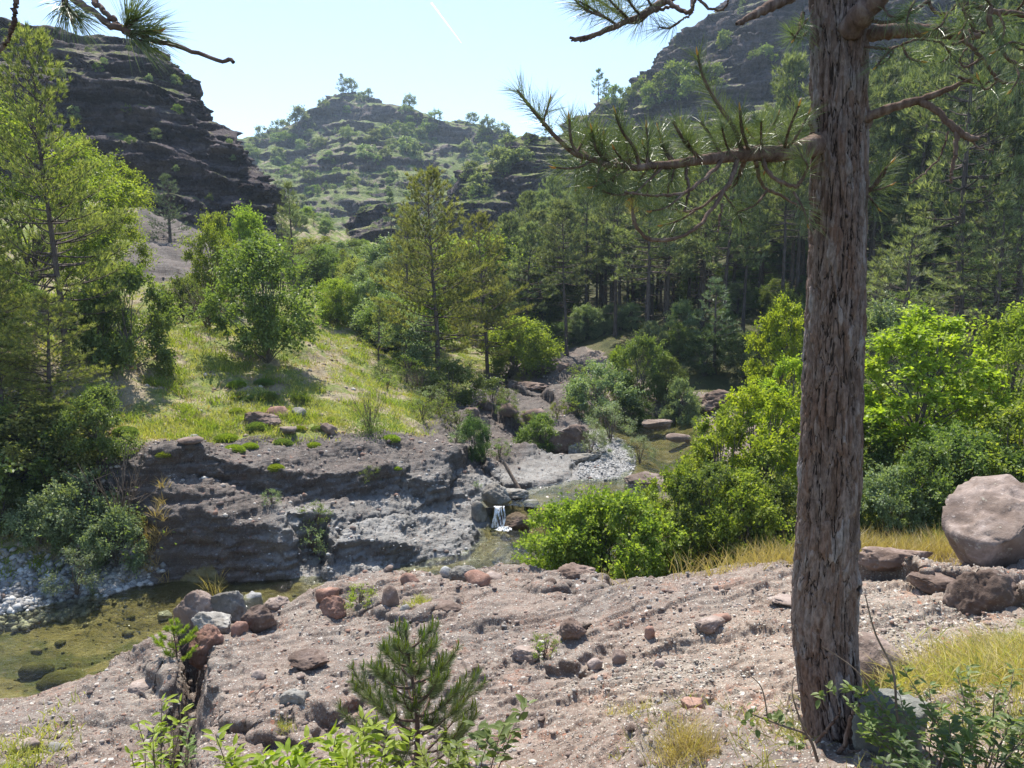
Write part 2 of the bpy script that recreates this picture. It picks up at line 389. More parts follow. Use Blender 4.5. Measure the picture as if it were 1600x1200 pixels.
_line_pts = None
ROCKZONE = [(-5.6,9.0),(-3.5,4.2),(0.3,3.2),(2.0,2.6),(2.9,3.9),(3.3,5.6),(5.0,7.6),(8.4,8.6),(8.6,10.8),(4,11.7),(2,13.5),(3,17.5),(7,19.5),(9,22.0),(9,26),(7.4,31),(5.0,37),(3.5,44),(0.0,43),(-1.2,36),(-1.6,28.5),
            (-2.2,24.5),(-2.5,20.2),(-4.2,18.0),(-6.2,16.7),(-8.2,15.4),(-8.4,13.6),(-11,12.6),(-20,12.2),(-20,2),(-6,5)]
SLABS = PX((190,410,34),(262,425,34),(300,418,37),(345,395,47),(380,360,60),(440,340,84),(330,322,80),(235,318,64))
def rock_mask(x, y):
    sd = poly_sd(x, y, ROCKZONE)
    sd = np.minimum(sd, poly_sd(x, y, SLABS))
    return 1-sstep(-0.4, 0.8, sd)

def G(px, py, sink=0.0, ymax=99.0):
    """where the line of sight of a pixel meets the ground"""
    a, b = ray(px, py); Y = np.exp(np.linspace(math.log(1.6), math.log(ymax), 1500))
    h = ground_h(a*Y, Y); k = np.nonzero(h > b*Y)[0]
    if len(k) == 0: return None
    i = k[0]; y = Y[i]
    return Vector((float(a*y), float(y), float(h[i])-sink))
def H(x, y): return float(ground_h(np.array([x]), np.array([y]))[0])

def polar_patch(hfun, az0, az1, na, r0, r1, nr, wfun=None, ncoarse=200, nprof=2200, rscale=None):
    """grid of points over a sector, rows spread by arc length so that steep faces get as many rows as flat ground"""
    az = np.linspace(az0, az1, na)
    azc = np.linspace(az0, az1, ncoarse)
    rp = np.exp(np.linspace(math.log(r0), math.log(r1), nprof))
    A, R = np.meshgrid(azc, rp, indexing='ij')
    Z = hfun(R*np.sin(A), R*np.cos(A))
    dz = np.diff(Z, axis=1); dr = np.diff(R, axis=1)
    ds = np.sqrt(dr**2+dz**2)/R[:,1:]
    if wfun is not None: ds = ds*wfun(R[:,1:])
    S = np.concatenate([np.zeros((ncoarse, 1)), np.cumsum(ds, 1)], 1); S /= S[:,-1:]
    q = np.linspace(0, 1, nr); M = np.empty((ncoarse, nr))
    for i in range(ncoarse): M[i] = np.interp(q, S[i], rp)
    # light smoothing across columns, then to the full number of columns
    for _ in range(2): M[1:-1] = (M[:-2]+2*M[1:-1]+M[2:])/4
    out = np.empty((na, nr)); pos = np.linspace(0, ncoarse-1, na); i0 = np.minimum(pos.astype(int), ncoarse-2); f = (pos-i0)[:,None]
    out = M[i0]*(1-f)+M[i0+1]*f
    AA = np.repeat(az[:,None], nr, 1)
    X = out*np.sin(AA); Y = out*np.cos(AA)
    return X, Y, hfun(X, Y)

def grid_faces(na, nr):
    idx = np.arange(na*nr).reshape(na, nr)
    a = idx[:-1,:-1].ravel(); b = idx[1:,:-1].ravel(); c = idx[1:,1:].ravel(); d = idx[:-1,1:].ravel()
    return np.stack([a, b, c, d], 1)

def grid_normals(X, Y, Z):
    P_ = np.stack([X, Y, Z], -1)
    du = np.gradient(P_, axis=0); dv = np.gradient(P_, axis=1)
    n = np.cross(du, dv); n /= np.linalg.norm(n, axis=-1, keepdims=True)+1e-12
    n *= np.sign(n[...,2:3]+1e-9)
    return n


QUAL = 1.0
naz, nrr = int(1500*QUAL), int(1150*QUAL)
gx, gy, gz = polar_patch(ground_h, math.radians(-47), math.radians(47), naz, 1.2, 105, nrr,
    wfun=lambda r: np.where(r < 5, 0.5, np.where(r < 20, 1.7, np.where(r < 40, 0.9, 0.35))))
N = grid_normals(gx, gy, gz)
rk = rock_mask(gx, gy)
rr = np.hypot(gx, gy)
sdP = poly_sd(gx, gy, POOL); sdU = poly_sd(gx, gy, UPPER)
under = np.minimum(sdP, sdU) < 0.02
near = 1-.6*sstep(26, 50, rr)
# rock relief: lumps, bedding grooves and embedded cobbles, along the normal so that steep faces overhang a little
lump = fbm(gx*1.1, gy*1.1, gz*1.6, 21, 4)
fine = fbm(gx*5, gy*5, gz*7, 31, 4, 0.6)
bed_ = fbm(gx*0.5, gy*0.5, gz*7.0+0.6*lump, 41, 3)
steep = 1-sstep(0.35, 0.8, N[...,2])
tx = gx+0.35*gz; ty = gy+0.9*gz
c1, s1, id1 = cells(tx*4.2+0.3*fine, ty*4.2, 3)
c2, s2, id2 = cells(tx*11, ty*11+0.2*fine, 4)
c3, s3, id3 = cells(tx*24, ty*24, 14)
cob1 = np.clip(1-(c1/0.42)**2, 0, 1)**0.6*(id1 > 0.8)
cob2 = np.clip(1-(c2/0.42)**2, 0, 1)**0.6*(id2 > 0.4)
cob3 = np.clip(1-(c3/0.45)**2, 0, 1)**0.6*(id3 > 0.35)
ledge = fbm(gx*0.9, gy*0.9, gz*0.6, 61, 3)
gravelly = sstep(-0.15, 0.25, fbm(gx*0.45, gy*0.45, 1.0, 71, 3))
disp = rk*near*(0.10*lump*(.22+.6*(gy > 12.8)+1.1*steep)+0.02*fine+0.12*bed_*steep+0.03*cob1*gravelly+0.012*cob2+0.007*cob3*(rr < 12)) \
     + (1-rk)*(0.05*lump+0.015*fine)
# knobbly little scarps across the shelf
kn = fbm(gx*0.8+3, gy*1.1, 0.5, 81, 4)
disp += rk*near*(1-steep)*0.06*sstep(0.0, 0.06, kn)*(gy < 13)*(gy > 3)
kn2 = fbm(gx*1.9+3, gy*2.3, 0.5, 83, 3)
disp += rk*near*(1-steep)*0.035*sstep(0.05, 0.09, kn2)
smooth_ = sstep(-.12, .16, fbm(gx*.42+9, gy*.55, 3, 197, 3)); disp = np.where((gy < 12.8) & (rk > .5), disp*(.38+.62*smooth_), disp)
disp = np.where(under, disp*0.35-0.02, disp)
# thin slabs and broken scarps running across the shelf
an = fbm((gx*.5+gy*.25), (gy*1.7-gx*.35), .5, 181, 4); an2 = fbm((gx*1.3-gy*.3), (gy*3.6+gx*.5), 1.5, 183, 3)
disp += rk*near*(1-steep)*(rr < 13.5)*(.05*sstep(.02, .05, an)+.035*sstep(.18, .2, an)+.022*sstep(.05, .08, an2)-.03*sstep(-.16, -.2, an))
# chipped beds on the far bank
_, q1, b1_ = cells((gx+.25*gy+.3*lump)/.42, (gz+.06*lump)/.15, 191); _, q2, b2_ = cells((gx+.25*gy)/.15, gz/.07, 192)
mid2 = fbm(gx*2.6+.8*gz, gy*2.6, gz*6.0, 195, 4, .6, ridge=True)
fb = rk*near*(gy > 12.4)*(gx < 6)
disp += fb*((.10*(b1_-.5)+.045*(b2_-.5)+.04*fine)*(.3+.7*steep)+.055*(mid2-.2)+.03*fine)
# small cusps in the shelf edge
disp *= np.where(np.minimum(sdP, sdU) < 0.35, 0.7, 1.0)
gx2 = gx+N[...,0]*disp; gy2 = gy+N[...,1]*disp; gz2 = gz+N[...,2]*disp
# meadow amount, grey (wet, silty) rock amount, loose pale gravel amount
slopeN = fbm(gx*0.6, gy*0.6, 4, 91, 4)
grass = (1-rk)*1.0
mead = np.clip(grass+0.0, 0, 1)
GREYZONE = [(-4.4,13.4),(-0.5,14.4),(-0.2,17.2),(3.6,19.2),(4.2,24.5),(3.4,27),(1.6,25),(0.6,21.5),(-0.8,19.0),(-2.6,16.9),(-4.4,14.8)]
grey = 1-sstep(-0.3, 0.7, poly_sd(gx, gy, GREYZONE)+0.5*lump)
farb = ((gy > 12.6)*(gx < 4)).astype(float)
barZ = (1-sstep(-5.0, -4.8, gz))*(gx < 0)+(gx > 0); barZ = barZ*(1-sstep(-0.2, 0.5, np.minimum(poly_sd(gx, gy, [(-20,10.5),(-8,11.6),(-6.8,13.3),(-7.0,14.2),(-9.5,13.6),(-20,13.2)]),
        poly_sd(gx, gy, [(2.0,20),(3.4,19.4),(4.1,24),(3.4,25.5),(1.6,24.5)]))))
FORESTB = 1-sstep(-0.5, 1.0, poly_sd(gx, gy, [(8,24),(60,10),(80,100),(2,100),(3,46),(6,33)]))   # darker ground colour over the forest floor
palez = 1-sstep(-.6, 1.2, poly_sd(gx, gy, [P(960,1100,7.4)[:2], P(980,1010,8.4)[:2], P(1250,930,9.6)[:2], P(1460,900,9.4)[:2], P(1600,960,7.0)[:2], P(1480,1190,4.0)[:2], P(1180,1200,5.2)[:2], P(1000,1190,6.6)[:2]]))
ground = mesh_np('ground', np.stack([gx2, gy2, gz2], -1).reshape(-1, 3), grid_faces(naz, nrr), None, smooth=True,
    attrs={'meadow': mead.ravel(), 'grey': grey.ravel(), 'bar': barZ.ravel(), 'forest': FORESTB.ravel(), 'bed': under.astype(float).ravel(), 'far': farb.ravel(), 'pale': palez.ravel()}, mats=[M_GROUND])
tag(ground, kind='structure')
# ---------------------------------------------------------------- rock hills beyond the valley floor
def pl(tab, x): tab = sorted(tab); return np.interp(x, [a for a, _ in tab], [b for _, b in tab])
class Hill:
    def __init__(s, crest, foot, Rc, Rf, prof, terrs, rough, seed):
        s.crest, s.foot, s.Rc, s.Rf, s.prof, s.terrs, s.rough, s.seed = crest, foot, Rc, Rf, prof, terrs, rough, seed
    def h(s, x, y):
        x = np.asarray(x, float); y = np.asarray(y, float)
        r = np.hypot(x, y); az = np.arctan2(x, y)
        px = 800+FPX*np.tan(az)/1.0
        n = fbm(x/s.rough/4, y/s.rough/4, 0, s.seed, 4)
        Rc = (pl(s.Rc, px) if isinstance(s.Rc, list) else s.Rc)*(1+0*px)
        Rf = (pl(s.Rf, px) if isinstance(s.Rf, list) else s.Rf)*(1+0*px)
        _, bc = ray(px, pl(s.crest, px)); _, bf = ray(px, pl(s.foot, px))
        zc = bc*np.cos(az)*Rc; zf = bf*np.cos(az)*Rf
        t = (r-Rf)/(Rc-Rf)+n*0.16
        p = np.interp(t, [a for a, _ in s.prof], [b for _, b in s.prof])
        n2 = fbm(x/s.rough, y/s.rough, 5, s.seed+7, 5)
        z = zf+(zc-zf)*p+n2*s.rough*0.22
        for st, k, am in s.terrs:
            q = z+n*st*1.2
            z = z+(terr(q, st, k)-q)*am
        z = np.where(t > 1, z-(t-1)*(Rc-Rf)*0.55, z)
        z = np.where(t < 0, z+t*(Rc-Rf)*0.6, z)
        return z
    def at(s, px, py, r1=None):
        a, b = ray(px, py)
        Y = np.linspace(40, 420, 3800); hh = s.h(a*Y, Y); k = np.nonzero(hh > b*Y)[0]
        if len(k) == 0: return None
        y = Y[k[0]]; return Vector((float(a*y), float(y), float(hh[k[0]])))
    def build(s, name, px0, px1, r0, r1, na, nr, mat, damp, gbias=0.0):
        a0, a1 = math.atan((px0-800)/FPX), math.atan((px1-800)/FPX)
        X, Y, Z = polar_patch(s.h, a0, a1, na, r0, r1, nr, ncoarse=160, nprof=900)
        N = grid_normals(X, Y, Z)
        R_ = s.rough
        # beds stick out or recede by their own hardness
        wob = fbm(X/R_/2.5, Y/R_/2.5, Z/R_/2, s.seed+31, 3)
        bedn = fbm(X*0.01/R_, Y*0.01/R_, (Z/R_+0.25*wob)*3.2, s.seed+11, 4, 0.6)
        l = fbm(X/R_, Y/R_, Z/R_*1.5, s.seed+21, 5, 0.6)
        v = 1-np.abs(fbm(X/R_/0.8, Y/R_/0.8, Z/R_*0.25, s.seed+41, 3))*2
        steep = 1-sstep(0.5, 0.9, N[...,2])
        # jointed blocks of two sizes standing out or fallen away
        hu = np.arctan2(X, Y)*s.Rf if not isinstance(s.Rf, list) else np.arctan2(X, Y)*60
        _, e1, k1 = cells((hu+.5*wob*R_)/(R_*.9), (Z+.3*R_*l)/(R_*.42), s.seed+61); _, e2, k2 = cells((hu+.3*l*R_)/(R_*.34), Z/(R_*.17), s.seed+62)
        blk = (k1-.5)*1.1+(k2-.5)*.55
        d = damp*(l*0.55+steep*(bedn*0.9-0.35*v+.8*blk))
        hx = N[...,0]; hy = N[...,1]; hn = np.hypot(hx, hy)+1e-6
        X2 = X+(hx*0.5+hx/hn*0.5*steep)*d; Y2 = Y+(hy*0.5+hy/hn*0.5*steep)*d; Z2 = Z+N[...,2]*d*0.5
        mead = sstep(0.55, 0.85, N[...,2])*0.75+gbias+0.5*fbm(X/R_/3, Y/R_/3, 2, s.seed+51, 4)
        o = mesh_np(name, np.stack([X2, Y2, Z2], -1).reshape(-1, 3), grid_faces(na, nr), mat, smooth=True, attrs={'meadow': np.clip(mead, 0, 1).ravel()})
        tag(o, kind='structure'); return o

cliff = Hill(crest=[(-500,-120),(-200,-20),(0,25),(30,28),(60,35),(120,44),(150,55),(200,58),(235,60),(262,72),(285,90),(300,108),(318,122),(330,150),(345,170),(362,186),(385,200),(392,222),(398,250),(415,262),(430,278),(438,300),(444,335),(452,400),(470,430)],
    foot=[(-500,430),(0,400),(440,385),(470,440)], Rc=[(-500,95),(0,88),(300,80),(440,72),(470,70)], Rf=60,
    prof=[(0,0),(.10,.22),(.16,.25),(.25,.45),(.33,.49),(.45,.70),(.55,.75),(.68,.90),(.82,.945),(1,1)], terrs=[(3.1,.62,.5),(1.05,.6,.5)], rough=2.2, seed=100)
cliff.build('rock_cliff', -420, 474, 50, 105, 620, 520, M_CLIFF, 1.5, -0.32)
mid = Hill(crest=[(440,440),(500,425),(535,372),(545,345),(560,332),(580,322),(603,312),(622,318),(640,352),(660,366),(690,330),(712,285),(722,268),(745,256),(775,248),(790,240),(800,218),(812,208),(835,207),(870,214),(930,205),(1000,200),(1100,230)],
    foot=[(440,450),(700,400),(900,392),(1100,400)], Rc=[(440,104),(640,108),(700,118),(1100,130)], Rf=98,
    prof=[(0,0),(.05,.12),(.10,.42),(.15,.56),(.3,.64),(.36,.74),(.6,.82),(.66,.93),(1,1)], terrs=[(3.4,.6,.7),(1.2,.6,.5)], rough=2.4, seed=200)
mid.build('rock_outcrop', 450, 1090, 88, 150, 420, 330, M_CLIFF, 1.6, -0.05)
peak = Hill(crest=[(330,240),(380,216),(400,212),(440,208),(468,203),(484,186),(497,170),(512,160),(528,146),(545,141),(562,143),(590,152),(620,158),(650,166),(680,180),(705,186),(740,192),(770,203),(800,214),(850,240),(1000,260)],
    foot=[(330,400),(600,400),(1000,390)], Rc=[(330,300),(540,285),(800,250),(1000,240)], Rf=120,
    prof=[(0,0),(.25,.22),(.45,.42),(.52,.50),(.66,.60),(.72,.68),(.82,.76),(.845,.88),(.93,.93),(1,1)], terrs=[(8.0,.7,.15),(2.8,.6,.3)], rough=5, seed=300)
peak.build('hill', 330, 1000, 112, 380, 560, 520, M_HILL, 2.6, 0.30)
mtn = Hill(crest=[(760,330),(800,250),(840,222),(870,205),(905,172),(930,155),(965,150),(976,150),(980,128),(990,112),(1003,104),(1015,84),(1030,66),(1040,48),(1052,40),(1075,24),(1090,10),(1120,-5),(1150,-30),(1200,-60),(1400,-120),(1600,-180),(2000,-260),(2400,-300)],
    foot=[(760,400),(1000,380),(1300,330),(2400,250)], Rc=[(760,150),(900,165),(1000,178),(1600,170),(2400,160)], Rf=105,
    prof=[(0,0),(.12,.10),(.3,.32),(.42,.40),(.5,.53),(.56,.57),(.66,.72),(.74,.75),(.83,.89),(.92,.92),(1,1)], terrs=[(6.5,.64,.45),(2.2,.6,.5)], rough=4.5, seed=400)
mtn.build('mountain', 760, 2200, 88, 230, 760, 420, M_CLIFF, 2.8, -0.12)
# ---------------------------------------------------------------- plants: materials
def make_leaf(name, a, b, c, trans=0.45, rough=.5, spec=.35):
    t = NT(name)
    rnd = t.n('ShaderNodeNewGeometry').outputs['Random Per Island']
    ob = t.n('ShaderNodeObjectInfo').outputs['Random']
    col = t.ramp(t.math('ADD', t.math('MULTIPLY', rnd, .45), t.math('MULTIPLY', t.attr('tone'), .55)), [(.1, a), (.5, b), (.9, c)])
    hs = t.n('ShaderNodeHueSaturation', {'Color': col, 'Hue': t.math('MULTIPLY_ADD', ob, .03, .485), 'Saturation': 1.0, 'Value': t.math('MULTIPLY_ADD', ob, .35, .82)}).outputs[0]
    p = t.principled(hs, rough, None, spec)
    tc = t.mix(1.0, hs, (1.5, 1.55, .55), 'MULTIPLY')
    tr = t.n('ShaderNodeBsdfTranslucent', {'Color': tc}).outputs[0]
    return t.done(t.n('ShaderNodeMixShader', {0: trans, 1: p, 2: tr}).outputs[0])
ML_BRIGHT = make_leaf('leaf_bright', (.125,.175,.03), (.19,.245,.045), (.30,.34,.075), .5)
ML_YELLOW = make_leaf('leaf_yellow', (.18,.23,.028), (.25,.31,.035), (.36,.39,.06), .5)
ML_MID = make_leaf('leaf_mid', (.09,.135,.042), (.14,.19,.058), (.22,.27,.10), .42)
ML_DARK = make_leaf('leaf_dark', (.05,.09,.03), (.08,.13,.045), (.14,.19,.08), .35)
ML_GREY = make_leaf('leaf_grey', (.14,.19,.10), (.20,.26,.14), (.31,.36,.22), .35)
ML_OLIVE = make_leaf('needle_olive', (.12,.14,.05), (.20,.22,.078), (.33,.33,.125), .45, .55)
ML_PINE = make_leaf('needle_dark', (.08,.105,.055), (.15,.18,.10), (.30,.33,.20), .42, .55)
ML_NEAR = make_leaf('needle_near', (.07,.10,.045), (.12,.16,.075), (.24,.28,.15), .25, .4, .5)
ML_BLUE = make_leaf('needle_blue', (.09,.13,.08), (.13,.18,.11), (.20,.25,.16), .25)
ML_GRASS = make_leaf('grass_blade', (.18,.20,.045), (.31,.31,.09), (.50,.45,.22), .4)
ML_STRAW = make_leaf('straw', (.27,.22,.09), (.40,.31,.14), (.52,.44,.25), .35)
def make_bark(name, a, b, c, sc=6):
    t = NT(name); co = t.coord()
    n = t.noise(t.map(co, (sc, sc, sc*.25)), 1.0, 5, .65)
    col = t.ramp(n, [(.3, a), (.5, b), (.7, c)])
    return t.done(t.principled(col, .95, t.bump(n, .8, .03), .1))
MB_PINE = make_bark('bark_pine', (.05,.04,.038), (.10,.08,.072), (.17,.14,.125), 9)
MB_GREY = make_bark('bark_grey', (.07,.06,.05), (.13,.115,.10), (.21,.19,.17), 12)
MB_TWIG = make_bark('bark_twig', (.10,.075,.055), (.17,.13,.10), (.26,.21,.17), 20)

# ---------------------------------------------------------------- plants: geometry
def tubes(paths, sides=5):
    """paths: list of (points (n,3), radii (n,)) -> V, F"""
    Vs, Fs = [], []; off = 0
    ang = np.arange(sides)*2*math.pi/sides; ca, sa = np.cos(ang), np.sin(ang)
    for p, r in paths:
        p = np.asarray(p, float); n = len(p)
        d = np.gradient(p, axis=0); d /= np.linalg.norm(d, axis=1, keepdims=True)+1e-9
        ref = np.where(np.abs(d[:,2:3]) > .9, np.array([[1.0, 0, 0]]), np.array([[0, 0, 1.0]]))
        a = np.cross(d, ref); a /= np.linalg.norm(a, axis=1, keepdims=True)+1e-9; b = np.cross(d, a)
        r = np.asarray(r, float)
        V = p[:,None,:]+(a[:,None,:]*ca[None,:,None]+b[:,None,:]*sa[None,:,None])*r[:,None,None]
        Vs.append(V.reshape(-1, 3))
        i = np.arange(n-1)[:,None]*sides; j = np.arange(sides)[None]; k = (j+1) % sides
        Fs.append(np.stack([i+j, i+k, i+k+sides, i+j+sides], -1).reshape(-1, 4)+off); off += n*sides
    return np.concatenate(Vs), np.concatenate(Fs)

def unit(v): return v/(np.linalg.norm(v, axis=-1, keepdims=True)+1e-9)

def leaf_quads(P_, D, L, W, rng, fold=.25, up=None):
    """one folded four-cornered leaf per point; D is the way the leaf points"""
    n = len(P_); D = unit(D)
    up = rng.normal(0, .45, (n, 3))+np.array([0, 0, 1.0]) if up is None else up
    S = unit(np.cross(D, up)); Nn = np.cross(S, D)
    L = np.asarray(L)*np.ones(n); W = np.asarray(W)*np.ones(n)
    L = L[:,None]; W = W[:,None]
    a = P_; c = P_+D*L-Nn*L*.15; m = P_+D*L*.45
    b = m+S*W*.5+Nn*W*fold; d = m-S*W*.5+Nn*W*fold
    V = np.stack([a, b, c, d], 1).reshape(-1, 3)
    return V, np.arange(4*n).reshape(n, 4)

def needles(P_, D, k, L, W, spread, rng, upbias=.25):
    """k thin triangles from every point, within a cone round D"""
    n = len(P_); D = unit(D)
    Pk = np.repeat(P_, k, 0)+rng.normal(0, L*.08, (n*k, 3)); Dk = np.repeat(D, k, 0)+rng.normal(0, spread, (n*k, 3)); Dk[:,2] += upbias
    Dk = unit(Dk); ll = L*rng.uniform(.7, 1.15, (n*k, 1))
    S = unit(np.cross(Dk, rng.normal(0, 1, (n*k, 3))))*W*.5
    V = np.stack([Pk-S, Pk+S, Pk+Dk*ll], 1).reshape(-1, 3)
    return V, np.arange(3*n*k).reshape(-1, 3)

def conifer(h, r, base=.3, nb=70, rng=None, nl=.15, nw=.014, k=9, trunk_r=None, droop=0.0, dens=1.0, top_round=.7, sparse_low=.3, dead=8, lean=0.0, upb=.4, spread=.55, tsp=.8):
    rng = rng or np.random.default_rng(1)
    tr = trunk_r or .010*h+.03
    zt = np.linspace(0, h, 14); wob = np.cumsum(rng.normal(0, .006*h, (14, 2)), 0)*np.linspace(0, 1, 14)[:,None]
    tp = np.column_stack([wob[:,0]+lean*zt, wob[:,1], zt]); rad = tr*(1-zt/h)**.85+.008; rad[0] *= 1.35
    trunk = [(tp, rad)]
    at = lambda z: np.array([np.interp(z, zt, tp[:,0]), np.interp(z, zt, tp[:,1]), z])
    limbs = []; TP = []; TD = []
    nwh = max(6, nb//5)
    for i in range(nb):
        w = (i//5+rng.uniform(-.15, .15)+.5)/nwh; w = min(max(w, 0), .995)
        z = h*(base+(1-base)*w**.92); az = rng.uniform(0, 6.283)
        L = r*((1-w)**top_round)*(.55+.45*min(1, w*4+.3))*rng.uniform(.62, 1.15)+.06*h*(1-w*.6)*.5
        el = math.radians(-8+48*w+rng.uniform(-9, 9))-droop*(1-w)
        s = np.linspace(0, 1, 7)
        hd = np.array([math.cos(az), math.sin(az)])
        rr_ = L*s; zz = L*(s*math.sin(el)+.22*s**2.2*(1-.5*w))
        side = rng.normal(0, .05)*L*s**2
        p = at(z)+np.column_stack([hd[0]*rr_*math.cos(el)-hd[1]*side, hd[1]*rr_*math.cos(el)+hd[0]*side, zz])
        limbs.append((p, (.0045*h*(1-w*.6)*(.35+L/r*.6))*(1-s*.85)+.003))
        ns = max(4, int(L/(.028*h+.05)*dens)); s0 = .28 if w > sparse_low else .5
        for q in range(ns):
            t = s0+(1-s0)*(q+rng.uniform(0, 1))/ns; t = min(t, 1)
            o = np.array([np.interp(t, s, p[:,c]) for c in range(3)])
            tan = p[min(6, int(t*6)+1)]-p[max(0, int(t*6)-1)]; tan = tan/np.linalg.norm(tan)
            sg = 1 if q % 2 else -1
            sd = np.array([-hd[1], hd[0], 0])*sg
            dr = tan*.75+sd*rng.uniform(.4, 1.0)+np.array([0, 0, rng.uniform(.0, .35)]); dr /= np.linalg.norm(dr)
            sl = (.30*L*(1-t*.75)+.03*h)*rng.uniform(.6, 1.1)
            limbs.append((np.stack([o, o+dr*sl*.5+[0, 0, .01*h], o+dr*sl]), np.array([.006, .004, .002])*(h/8)**.5))
            m = max(1, int(sl/(nl*tsp)))
            for u in range(m):
                f = (u+1)/m
                if f < .3: continue
                TP.append(o+dr*sl*f+np.array([0, 0, .02*sl*f])); TD.append(dr+[0, 0, .25*f])
        TP.append(p[-1]); TD.append(tan)
    for i in range(int(.03*0+6)): TP.append(at(h*(1-.012*i))); TD.append(np.array([rng.normal(0, .4), rng.normal(0, .4), 1]))
    for i in range(dead):
        z = h*rng.uniform(.12, max(base, .2)); az = rng.uniform(0, 6.283); L = rng.uniform(.3, 1.0)*r*.6
        s = np.linspace(0, 1, 4); p = at(z)+np.column_stack([np.cos(az)*L*s, np.sin(az)*L*s, L*(-.12*s+.1*s*s)])
        limbs.append((p, .0022*h*(1-s*.8)+.002))
    V1, F1 = tubes(trunk, 9); V2, F2 = tubes(limbs, 3)
    V3, F3 = needles(np.array(TP), np.array(TD), k, nl, nw, spread, rng, upb)
    tone = np.repeat(rng.uniform(0, 1, len(TP)), k*3)
    return (np.concatenate([V1, V2]), np.concatenate([F1, F2+len(V1)])), (V3, F3, tone)

def broadleaf(h, r, rng, ncl=26, leaf=.06, nleaf=9000, base=.15, stems=3, flat=1.0, aspect=.62, tw=.9, col_shape=1.0, clr=.26, hollow=.45, up=.35):
    """several leaning stems, limbs to leaf masses with gaps between them"""
    paths = []; C = []
    for i in range(ncl):
        for _ in range(30):
            a = rng.uniform(0, 6.283); q = rng.uniform(hollow, 1)**.6; zf = rng.uniform(0, 1)
            prof = math.sin(math.pi*min(1, (zf*.86+.14))**col_shape)**.6
            rad = r*q*prof*rng.uniform(.75, 1.08)
            c = np.array([math.cos(a)*rad, math.sin(a)*rad, h*(base+(1-base)*(.08+.88*zf))])
            if all(np.linalg.norm((c-o)/[r, r, h*.6]) > .17 for o in C): break
        C.append(c)
    C = np.array(C); C[:,0] *= flat
    st = []
    for i in range(stems):
        a = rng.uniform(0, 6.283); e = np.array([math.cos(a)*r*.3, math.sin(a)*r*.3, h*rng.uniform(.6, .9)])
        if stems == 1: e = np.array([rng.normal(0, .06*h), rng.normal(0, .06*h), h*.88])
        s = np.linspace(0, 1, 7)[:,None]; p = e*np.concatenate([s**1.3, s**1.3, s], 1)+rng.normal(0, .012*h, (7, 3))*s
        st.append(p); paths.append((p, (.014*h*(1 if stems == 1 else .6)+.006)*(1-s[:,0]*.8)+.003))
    LP, LD = [], []
    per = max(8, nleaf//ncl); ntw = 9; pl_ = max(1, per//ntw)
    for c in C:
        p0 = st[rng.integers(len(st))]; i = int(np.clip((c[2]/h-.12)*.75*7, 0, 5)); o = p0[i]
        s = np.linspace(0, 1, 5)[:,None]; mid = (c-o)*s; mid[:,2] += (np.sin(s[:,0]*math.pi)*.08*h*rng.uniform(-.4, 1))
        q = o+mid+rng.normal(0, .012*h, (5, 3))*s*(1-s)*4
        paths.append((q, .0045*h*(1-s[:,0]*.75)+.002))
        cr = clr*r*rng.uniform(.7, 1.25)
        for w in range(ntw):
            dr = unit(rng.normal(0, 1, 3)+np.array([c[0]/r, c[1]/r, up])*1.0*tw)
            e = c+dr*cr*rng.uniform(.45, 1.65)*np.array([1, 1, .75]); paths.append((np.stack([q[-1], (c+e)/2+[0, 0, .02*h], e]), np.array([.003, .002, .001])*(h/2)**.5+.0005))
            f = rng.uniform(.12, 1.05, pl_)
            LP.append(c+(e-c)*f[:,None]+rng.normal(0, cr*.17, (pl_, 3))); LD.append(dr+rng.normal(0, .65, (pl_, 3))+np.array([0, 0, -.15]))
    LP = np.concatenate(LP); LD = np.concatenate(LD)
    sz = leaf*rng.uniform(.6, 1.2, len(LP))
    V3, F3 = leaf_quads(LP, LD, sz, sz*aspect, rng)
    return tubes(paths, 4), (V3, F3, np.repeat(np.repeat(rng.uniform(0, 1, len(LP)//pl_+1), pl_)[:len(LP)], 4))

def make_tree(name, stemname, crownname, geo, mats, smooth=True):
    (V1, F1), g2 = geo; V2, F2 = g2[:2]; tn = g2[2] if len(g2) > 2 else np.full(len(V2), .5)
    e = empty(name)
    mesh_np(stemname, V1, F1, mats[0], e, smooth=True)
    mesh_np(crownname, V2, F2, mats[1], e, attrs={'tone': tn})
    return e
PROTO = {}
class Kind:
    """a prototype tree; its first use moves the prototype itself, later ones copy it and its parts"""
    def __init__(s, name, stem, crown, geo, h, mats):
        s.e = make_tree(name, stem, crown, geo, mats); s.h = h; s.used = False; s.cname = crown; s.mats = mats
        s.e.location = (0, -40, -10)
    def put(s, loc, height, label, cat='tree', group=None, rz=None, wide=1.0, mat=None):
        e = s.e if not s.used else copy_tree(s.e)
        s.used = True
        k = height/s.h
        e.location = loc; e.rotation_euler = (random.uniform(-.03, .03), random.uniform(-.03, .03), random.uniform(0, 6.28) if rz is None else rz); e.scale = (k*wide, k*wide, k)
        for key in ('label', 'category', 'group'):
            if key in e: del e[key]
        tag(e, label, cat, group)
        if mat is not None:
            for c in e.children:
                if c.name.startswith(s.cname):
                    c.material_slots[0].link = 'OBJECT'; c.material_slots[0].material = mat
        return e
def rg(i): return np.random.default_rng(1000+i)

def at_px(px, Y, sink=.05):
    a, b = ray(px, 600); x = float(a*Y); return Vector((x, Y, H(x, Y)-sink))
def height_to(loc, py_top):
    """height of a thing standing at loc whose top shows at picture height py_top"""
    _, b = ray(800, py_top); return float(b*loc[1]-loc[2])
